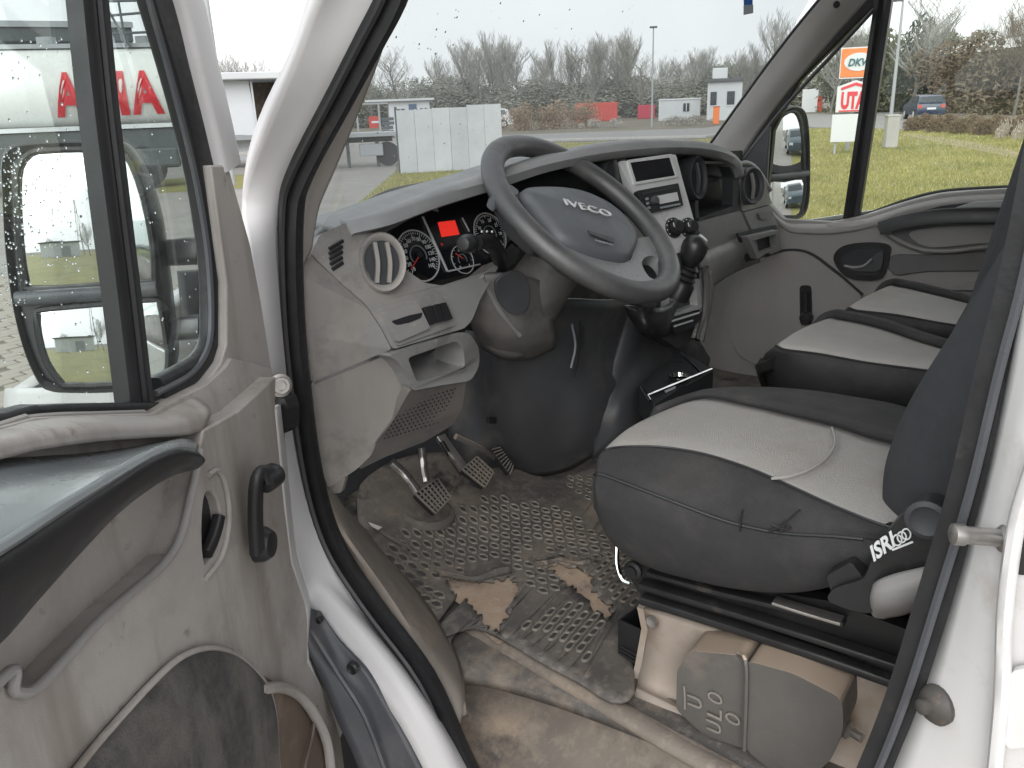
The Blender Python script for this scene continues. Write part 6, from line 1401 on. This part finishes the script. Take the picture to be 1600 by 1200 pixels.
# ---- flatbed trailer seen through the left of the windscreen
Fb = Loc('flatbed_trailer', 555, 27, 'empty grey flatbed trailer parked left of the grey hoarding', 'trailer', radians(4))
Fb.box('deck', (-.3, 0, .95), (2.9, 1.6, .12), M_lgrey, .01); Fb.box('front_board', (-1.1, .3, 1.25), (1.5, .06, .5), mat('pale_teal_board', (.38, .50, .50), .6), .01); Fb.box('chassis', (-.3, 0, .8), (2.7, .5, .16), M_dgrey)
for x in (-1.1, -.35, .55): Fb.box('support_leg', (x, -.4, .37), (.10, .10, .74), M_dgrey)
Fb.cyl('wheel', (.85, -.5, .36), (.85, -.3, .36), .36, M_rubber, 20); Fb.box('tool_box', (.35, -.5, .5), (.7, .3, .35), M_lgrey, .02)
for x in (-1.3, -.6, .1, .8): Fb.box('stake', (x, .75, 1.4), (.06, .06, .9), M_lgrey)
Fb.box('top_rail', (-.2, .75, 1.85), (2.6, .05, .05), M_lgrey)
# ---- grey hoarding, boards one by one
for k in range(6):
    u = 626+k*28; b0 = 270 if k == 0 else 266-k*.8; p = G(u, b0 if k else 271); x_, y_ = facing(u, radians(-14)); dist = (p-CAM).dot(y_)
    if k == 0: hd0 = p; hs_ = empty('hoarding', tuple(p), 'grey white plywood hoarding standing on the grass beside the wheel rim', 'fence', None, atan2(x_.y, x_.x)); prev = p
wid = (G(786, 262)-hd0).length/6; dirh = (G(786, 262)-hd0).normalized(); hs_.rotation_euler.z = atan2(dirh.y, dirh.x)
for k in range(6):
    bm = bmesh.new(); box_bm(bm, (wid*(k+.5), rng_t.uniform(-.015, .015), .80), (wid*.985, .03, 1.6+rng_t.uniform(-.04, .05)+.03*k)); me = bpy.data.meshes.new('board'); bm.to_mesh(me); bm.free(); me.materials.append(mat('grey_white_board', (.50+.03*(k % 3), .52+.03*(k % 3), .545+.03*(k % 3)), .6, .08, 1.5))
    o = bpy.data.objects.new('board', me); COL.objects.link(o); o.parent = hs_
    bm = bmesh.new(); box_bm(bm, (wid*k, .06, .85), (.06, .06, 1.7)); me = bpy.data.meshes.new('post'); bm.to_mesh(me); bm.free(); me.materials.append(M_dgrey); o = bpy.data.objects.new('post', me); COL.objects.link(o); o.parent = hs_
# ---- workshop cabin with blue door, red board
Wc = Loc('workshop_cabin', 640, 62, 'low white cabin with dark windows and a blue door behind the grey hoarding', 'cabin', radians(3))
dd = 62; k_ = hpx(1, dd)
Wc.box('wall', (0, 1.5, 1.15), (k_*62, 3, 2.3), M_wht); Wc.box('roof', (-k_*14, 1.4, 2.36), (k_*104, 3.6, .14), M_wht2)
for x, w, m in ((-19, 8, M_glassd), (-10, 5, M_glassd), (5, 12, mat('blue_door', (.06, .12, .24), .4)), (18, 4, M_glassd), (25, 3, M_glassd)):
    f_ = Wc.box('window' if m is M_glassd else 'door', (k_*x, -.02, 1.25 if m is M_glassd else 1.05), (k_*w, .08, 1.0 if m is M_glassd else 2.0), m)
    Wc.box('frame', (k_*x, -.01, 1.79 if m is M_glassd else 2.1), (k_*(w+1.5), .07, .08), M_wht2, par=f_)
Rb = Loc('red_board', 584, 56, 'red sign board with a white stripe leaning left of the workshop cabin', 'sign'); kk = hpx(1, 56)
Rb.box('board', (0, 0, 1.0), (kk*17, .06, kk*17), M_redm); Rb.box('stripe', (kk*1, -.04, 1.0), (kk*11, .03, kk*3), M_wht); Rb.box('post', (kk*8.5, .05, .6), (.08, .08, 1.2), M_dgrey)
Rk = Loc('pallet_stack', 604, 56, 'dark pile of pallets between the red board and the workshop cabin', 'pallets')
for i in range(5): Rk.box('pallet', (rng_t.uniform(-.05, .05), 0, .12+i*.26), (.8, .6, .2), M_dgrey)
# ---- mound of brown earth and brush
mm_ = clump_mesh(31, 3000, .03); mm_.materials.append(mat('brown_brush_heap', (.30, .22, .15), .95, .25, 1.2))
for i, (u, w, h, lab) in enumerate(((800, 3.6, 2.3, 'brown brush heap left of the steering wheel top'), (842, 4.0, 2.4, 'brown brush heap directly over the steering wheel top'), (886, 3.8, 2.3, 'brown brush heap next to the red container'))):
    p = az(u, 62); o = bpy.data.objects.new('brush_heap', mm_); COL.objects.link(o); o.location = p; o.scale = (w*.8, 1.6, h); o.rotation_euler.z = i*.3+1; tag(o, lab, 'brush heap', 'brown brush heaps by the road')
rub = clump_mesh(33, 900, .05); rub.materials.append(mat('pale_rubble', (.42, .40, .36), .9, .3, 3))
for i, (u, lab) in enumerate(((925, 'low pale rubble pile before the red container'), (965, 'low pale rubble pile beside the white car'), (1062, 'low pale rubble pile before the site cabin'), (1092, 'low pale rubble pile next to the orange post'))):
    p = az(u, 60); o = bpy.data.objects.new('rubble_pile', rub); COL.objects.link(o); o.location = p; o.scale = (1.9, .8, .75); o.rotation_euler.z = i*.8; tag(o, lab, 'rubble', 'rubble piles along the road')
# ---- containers, cabins
def container(nm, u, dist, w, top, m, lab, cat, turn=0):
    c = Loc(nm, u, dist, lab, cat, turn); k = hpx(1, dist); h = zz(top, u, dist); c.box('body', (0, 1.2, h/2), (k*w, 2.4, h), m, .03); n = int(w/5)
    for i in range(n): c.box('rib', (k*(-w/2+(i+.5)*w/n), -.02, h/2), (k*w/n*.45, .06, h*.88), m)
    return c, k, h
container('container', 932, 84, 64, 161, M_redm, 'long faded red shipping container behind the road', 'container')
container('container', 1010, 88, 26, 164, mat('crimson_sheet', (.45, .025, .06), .6, .1, .6), 'short crimson container partly behind the thin lamp post', 'container')
c_, k_, h_ = container('site_cabin', 1062, 74, 62, 156, M_wht2, 'white site cabin with one small dark window', 'cabin')
f_ = c_.box('window', (k_*10, -.06, h_*.62), (k_*9, .06, h_*.38), M_glassd); c_.box('mullion', (k_*10, -.1, h_*.62), (k_*1, .04, h_*.38), M_wht, par=f_); c_.box('roof_edge', (0, -.05, h_+.03), (k_*63, .1, .1), M_wht)
gt = Loc('gatehouse', 1132, 70, 'pale gatehouse with a dark flat roof and a white box on top', 'building'); k_ = hpx(1, 70)
gt.box('wall', (0, 1.5, 1.45), (k_*50, 3, 2.9), M_wht2); gt.box('roof', (-k_*2, 1.4, 3.0), (k_*56, 3.4, .22), M_dgrey); gt.box('roof_box', (-k_*8, 1, 3.5), (k_*22, 1.2, .8), M_wht, .05)
for x, w in ((-16, 9), (9, 11)): f_ = gt.box('window', (k_*x, -.03, 1.65), (k_*w, .08, 1.0), M_glassd); gt.box('frame', (k_*x, -.02, 1.1), (k_*(w+2), .1, .08), M_wht, par=f_)
op = Loc('orange_post', 1120, 60, 'short orange cabinet standing before the gatehouse', 'cabinet'); op.box('cabinet', (0, 0, .55), (.42, .35, 1.1), M_orange, .03); op.box('cap', (0, 0, 1.12), (.46, .4, .06), M_redm, .02)
# ---- lamp posts
def lamp(u, dist, top, lab, r, arm, lean=0):
    l = Loc('street_lamp', u, dist, lab, 'street lamp', group='street lamps'); h = zz(top, u, dist)
    l.cyl('post', (0, 0, 0), (lean, 0, h), r, M_lgrey, 12, r*.55); 
    if arm: l.cyl('arm', (lean, 0, h-.05), (lean+arm, 0, h+.05), r*.4, M_lgrey, 8)
    l.box('lamp_head', (lean+arm, 0, h+.03), (r*7, r*3, r*1.6), M_dgrey, r*.4); return l
lamp(349, 22, -60, 'near grey lamp post rising over the white shed at the left', .075, .6); lamp(1019, 58, 56, 'thin lamp post behind the crimson container', .07, .0); lamp(1396, 50, 27, 'lamp post with a short arm right of the window divider', .10, -.35)
# ---- fuel brand signs, board and bollard
Sg = Loc('sign_post', 1332, 27, 'pole with orange oval sign above a red and white house shaped sign', 'sign', radians(6)); k_ = hpx(1, 27)
def sx(u): return (u-1332)*k_
def sz(v): return zz(v, 1332, 27)
dk = Sg.box('sign_panel', (sx(1338), 0, sz(106)), (k_*50, .12, k_*38), M_orange, .02); Sg.box('panel_edge', (sx(1338), .01, sz(106)), (k_*52, .1, k_*41), M_wht, par=dk)
ov = [(sx(1336)+k_*19*cos(a), sz(105)+k_*12*sin(a)) for a in [2*pi*i/32 for i in range(32)]]; Sg.poly('oval', ov, .02, M_wht, dk, y=-.085)
Sg.text('lettering', 'DKV', sx(1322), sz(110.5), k_*26, k_*10, M_teal, y=-.105, par=dk, bold=.03, shear=.25)
hp2 = Sg.poly('sign_panel', [(sx(1311), sz(172)), (sx(1311), sz(137)), (sx(1335), sz(129)), (sx(1360), sz(137)), (sx(1360), sz(172))], .1, M_wht, y=-.05, bev=.01)
for q in ([(1316, 142), (1316, 138.5), (1335, 132), (1355, 138.5), (1355, 142), (1335, 136)],): Sg.poly('red_roof', [(sx(a), sz(b)) for a, b in q], .02, M_lred, hp2, y=-.07)
Sg.text('lettering', 'UTA', sx(1317), sz(168), k_*33, k_*24, M_lred, y=-.06, par=hp2, bold=.05); Sg.poly('red_base', [(sx(1315), sz(171)), (sx(1356), sz(171)), (sx(1356), sz(169.2)), (sx(1315), sz(169.2))], .02, M_lred, hp2, y=-.07)
Sg.cyl('pole', (0, .1, 0), (0, .1, sz(90)), .06, M_lgrey, 12)
Pb = Loc('blank_board', 1330, 25.5, 'blank white board on two short posts below the house shaped sign', 'sign', radians(6)); k2 = hpx(1, 25.5)
Pb.box('board', (0, 0, zz(194, 1330, 25.5)), (k2*46, .06, k2*38), M_wht, .01)
for x in (-.3, .3): Pb.box('post', (x, .06, .35), (.06, .06, .7), M_lgrey)
pp_ = G(1390, 231); Bo = Loc('concrete_bollard', 1390, 23, 'pale square concrete pillar standing in the grass right of the divider', 'bollard', radians(15), p=pp_)
Bo.box('shaft', (0, 0, .46), (.36, .36, .92), M_concrete, .03); Bo.box('cap', (0, 0, .93), (.40, .40, .06), M_concrete, .02)
# ---- pale roofed hall at the right, behind the thicket
Ha = Loc('low_hall', 1610, 72, 'long low hall with a pale roof behind the brown thicket', 'building', radians(18)); k_ = hpx(1, 72)
Ha.box('wall', (2, 3, 2.1), (14, 6, 4.2), M_brown); Ha.poly('roof', ((-5.6, 3.9), (10, 5.4), (10, 6.1), (-5.6, 4.5)), 7, mat('pale_roof', (.6, .6, .58), .5), y=-.6)
# pale dried stalks at the right edge
st3 = clump_mesh(41, 500, .06, spiky=3); st3.materials.append(mat('pale_stalks', (.55, .50, .42), .9))
for i, (u, v, lab) in enumerate(((1566, 216, 'pale dried stalks before the hedge, inner tuft'), (1592, 218, 'pale dried stalks before the hedge, outer tuft'))):
    o = bpy.data.objects.new('dry_stalks', st3); COL.objects.link(o); o.location = G(u, v); o.scale = (.5, .4, .8); tag(o, lab, 'plant', 'dried stalks')
# ---- cars
def car_parts(col):
    m = mat('car_paint', col, .25, .03, 3, coat=.5); E = []
    prof = [(-2.0, .30), (-2.05, .62), (-1.98, .95), (-1.80, 1.02), (-1.62, 1.42), (-1.3, 1.52), (-.1, 1.54), (.45, 1.42), (1.0, 1.02), (1.75, .90), (2.02, .72), (2.06, .32)]
    bm = bmesh.new(); sec_ = []
    for y, k in ((-.84, .97), (-.80, 1.0), (0, 1.0), (.80, 1.0), (.84, .97)):
        sec_.append([bm.verts.new((x, y*(1 if z < 1.0 else (1-.22*(z-1.0)/.5)), z if abs(y) < .83 else z*k+.01)) for x, z in prof])
    for p, q in zip(sec_, sec_[1:]):
        for i in range(len(prof)): j = (i+1) % len(prof); bm.faces.new((p[i], p[j], q[j], q[i]))
    bm.faces.new(sec_[0]); bm.faces.new(sec_[-1][::-1]); bmesh.ops.recalc_face_normals(bm, faces=bm.faces[:]); E.append(('body', bm, m))
    def qd(name, pts, mm_, th=.015):
        q = [Vector(p) for p in pts]; c = sum(q, Vector())/len(q); E.append((name, slab_bm([p+(p-Vector((0, 0, .8))).normalized()*.012 for p in q], th, toward=c+(c-Vector((0, 0, .8)))*5), mm_))
    for s_ in (-1, 1):
        qd('side_window', ((-1.5, s_*.77, 1.06), (-.35, s_*.77, 1.06), (-.35, s_*.70, 1.42), (-1.35, s_*.70, 1.42)), M_glassd); qd('side_window', ((-.25, s_*.77, 1.06), (.82, s_*.77, 1.06), (.35, s_*.70, 1.40), (-.25, s_*.70, 1.42)), M_glassd)
    qd('rear_window', ((-1.80, -.66, 1.06), (-1.80, .66, 1.06), (-1.66, .58, 1.38), (-1.66, -.58, 1.38)), M_glassd); qd('windscreen', ((.98, -.68, 1.04), (.98, .68, 1.04), (.50, .6, 1.38), (.50, -.6, 1.38)), M_glassd)
    for s_ in (-1, 1):
        qd('tail_light', ((-2.0, s_*.78, .92), (-2.0, s_*.56, .92), (-2.04, s_*.56, .72), (-2.04, s_*.78, .72)), M_redm, .03); qd('headlight', ((2.0, s_*.78, .76), (2.0, s_*.5, .76), (2.06, s_*.5, .6), (2.06, s_*.78, .6)), M_wht, .03)
    qd('number_plate', ((-2.06, -.26, .74), (-2.06, .26, .74), (-2.07, .26, .62), (-2.07, -.26, .62)), M_wht)
    for x in (-1.25, 1.3):
        for s_ in (-1, 1):
            b2 = bmesh.new(); bmesh.ops.create_cone(b2, cap_ends=True, segments=20, radius1=.33, radius2=.33, depth=.22, matrix=Matrix.Translation((x, s_*.76, .33)) @ Matrix.Rotation(pi/2, 4, 'X')); E.append(('wheel', b2, M_rubber))
    return E
def car(p, rz, col, lab, cat='car', group=None, z=0, s=1.0, name='parked_car'):
    e = empty(name, (p[0], p[1], z), lab, cat, group, rz); e.scale = (s, s, s); wl_ = []
    for nm, bm, m in car_parts(col):
        me = bpy.data.meshes.new(nm); bm.to_mesh(me); bm.free(); me.materials.append(m); me.shade_smooth(); me.set_sharp_from_angle(angle=radians(32)); o = bpy.data.objects.new(nm, me); COL.objects.link(o); o.parent = e
        if nm == 'wheel':
            c_ = sum((v.co for v in me.vertices), Vector())/len(me.vertices); b3 = bmesh.new(); bmesh.ops.create_cone(b3, cap_ends=True, segments=14, radius1=.2, radius2=.2, depth=.24, matrix=Matrix.Translation(c_) @ Matrix.Rotation(pi/2, 4, 'X')); m3_ = bpy.data.meshes.new('rim'); b3.to_mesh(m3_); b3.free(); m3_.materials.append(M_silver); r_2 = bpy.data.objects.new('rim', m3_); COL.objects.link(r_2); r_2.parent = o
    return e
pb = az(1446, 58); xr, yr = facing(1446)
car(pb, atan2(yr.y, yr.x)+radians(13), (.02, .035, .075), 'dark blue car driving off on the road right of the window divider', s=.92)
for u, d, col, lab, tr_ in ((976, 112, (.5, .52, .55), 'small pale car standing between the red and the crimson container', 80), (762, 70, (.6, .62, .63), 'white car roof showing above the grey hoarding', 90), (1294, 95, (.5, .5, .5), 'silver parked car left of the signs', 70)):
    x2, y2 = facing(u); car(az(u, d), atan2(y2.y, y2.x)+radians(tr_), col, lab)
Wb = Loc('kiosk', 1266, 92, 'small white and red kiosk above the far mirror', 'kiosk'); Wb.box('body', (0, 1, 1.1), (1.5, 2, 2.2), M_wht, .04); Wb.box('red_panel', (.95, .6, .75), (.5, 1.2, 1.5), M_redm, .02)
# ---- what the mirrors look back at
mvx = V(-1, .04, 0)
Sd = empty('farm_shed', (-81, -43.5, 0), 'white gabled shed on the field reflected in the lower mirror glass', 'shed')
for nm, c, s_, m in (('wall', (0, 0, 1.6), (7, 6, 3.2), M_wht), ('roof', (0, 0, 3.35), (7.6, 6.6, .3), M_dgrey), ('door', (3.52, .5, 1.2), (.08, 2.2, 2.4), M_lgrey)):
    bm = bmesh.new(); box_bm(bm, c, s_); me = bpy.data.meshes.new(nm); bm.to_mesh(me); bm.free(); me.materials.append(m); o = bpy.data.objects.new(nm, me); COL.objects.link(o); o.parent = Sd
Py = empty('lattice_mast', (-86, -52, 0), 'thin lattice mast on the field reflected in the mirror', 'mast')
for a, b in (((-.9, 0), (-.25, 14)), ((.9, 0), (.25, 14)), ((0, -.9), (0, 14))):
    bm = bmesh.new(); A_, B2 = Vector((a[0], a[1], 0)), Vector((b[0], 0, b[1])); bmesh.ops.create_cone(bm, segments=6, radius1=.09, radius2=.06, depth=(B2-A_).length, matrix=Matrix.Translation((A_+B2)/2) @ (B2-A_).to_track_quat('Z', 'Y').to_matrix().to_4x4()); me = bpy.data.meshes.new('mast_leg'); bm.to_mesh(me); bm.free(); me.materials.append(M_lgrey); o = bpy.data.objects.new('mast_leg', me); COL.objects.link(o); o.parent = Py
for i, (x, y, kd) in enumerate(((-70, -44, 0), (-90, -60, 4), (-60, -42, 2), (-100, -50, 4))):
    t = empty('bare_tree', (x, y, 0), ('bare tree on the field reflected in the upper mirror glass', 'small bare tree on the field behind the mast', 'wide bare tree at the edge of the field', 'small bare tree far behind the shed')[i], 'tree', None); t.scale = (.6, .6, .6)
    for nm, me in zip(('trunk', 'crown'), protos[kd]): o = bpy.data.objects.new(nm, me); COL.objects.link(o); o.parent = t
for (p, rz, col, z, lab) in (((2.2, -9), 1.5, (.02, .05, .07), 0, 'teal car standing behind the van, seen in the far mirror'), ((3.0, -14.5), 1.7, (.55, .56, .57), 0, 'white car standing behind the van, seen in the far mirror'), ((1.9, -19), 1.5, (.03, .04, .06), 0, 'dark car further back, seen in the far mirror')):
    car(p, rz, col, lab, z=z)
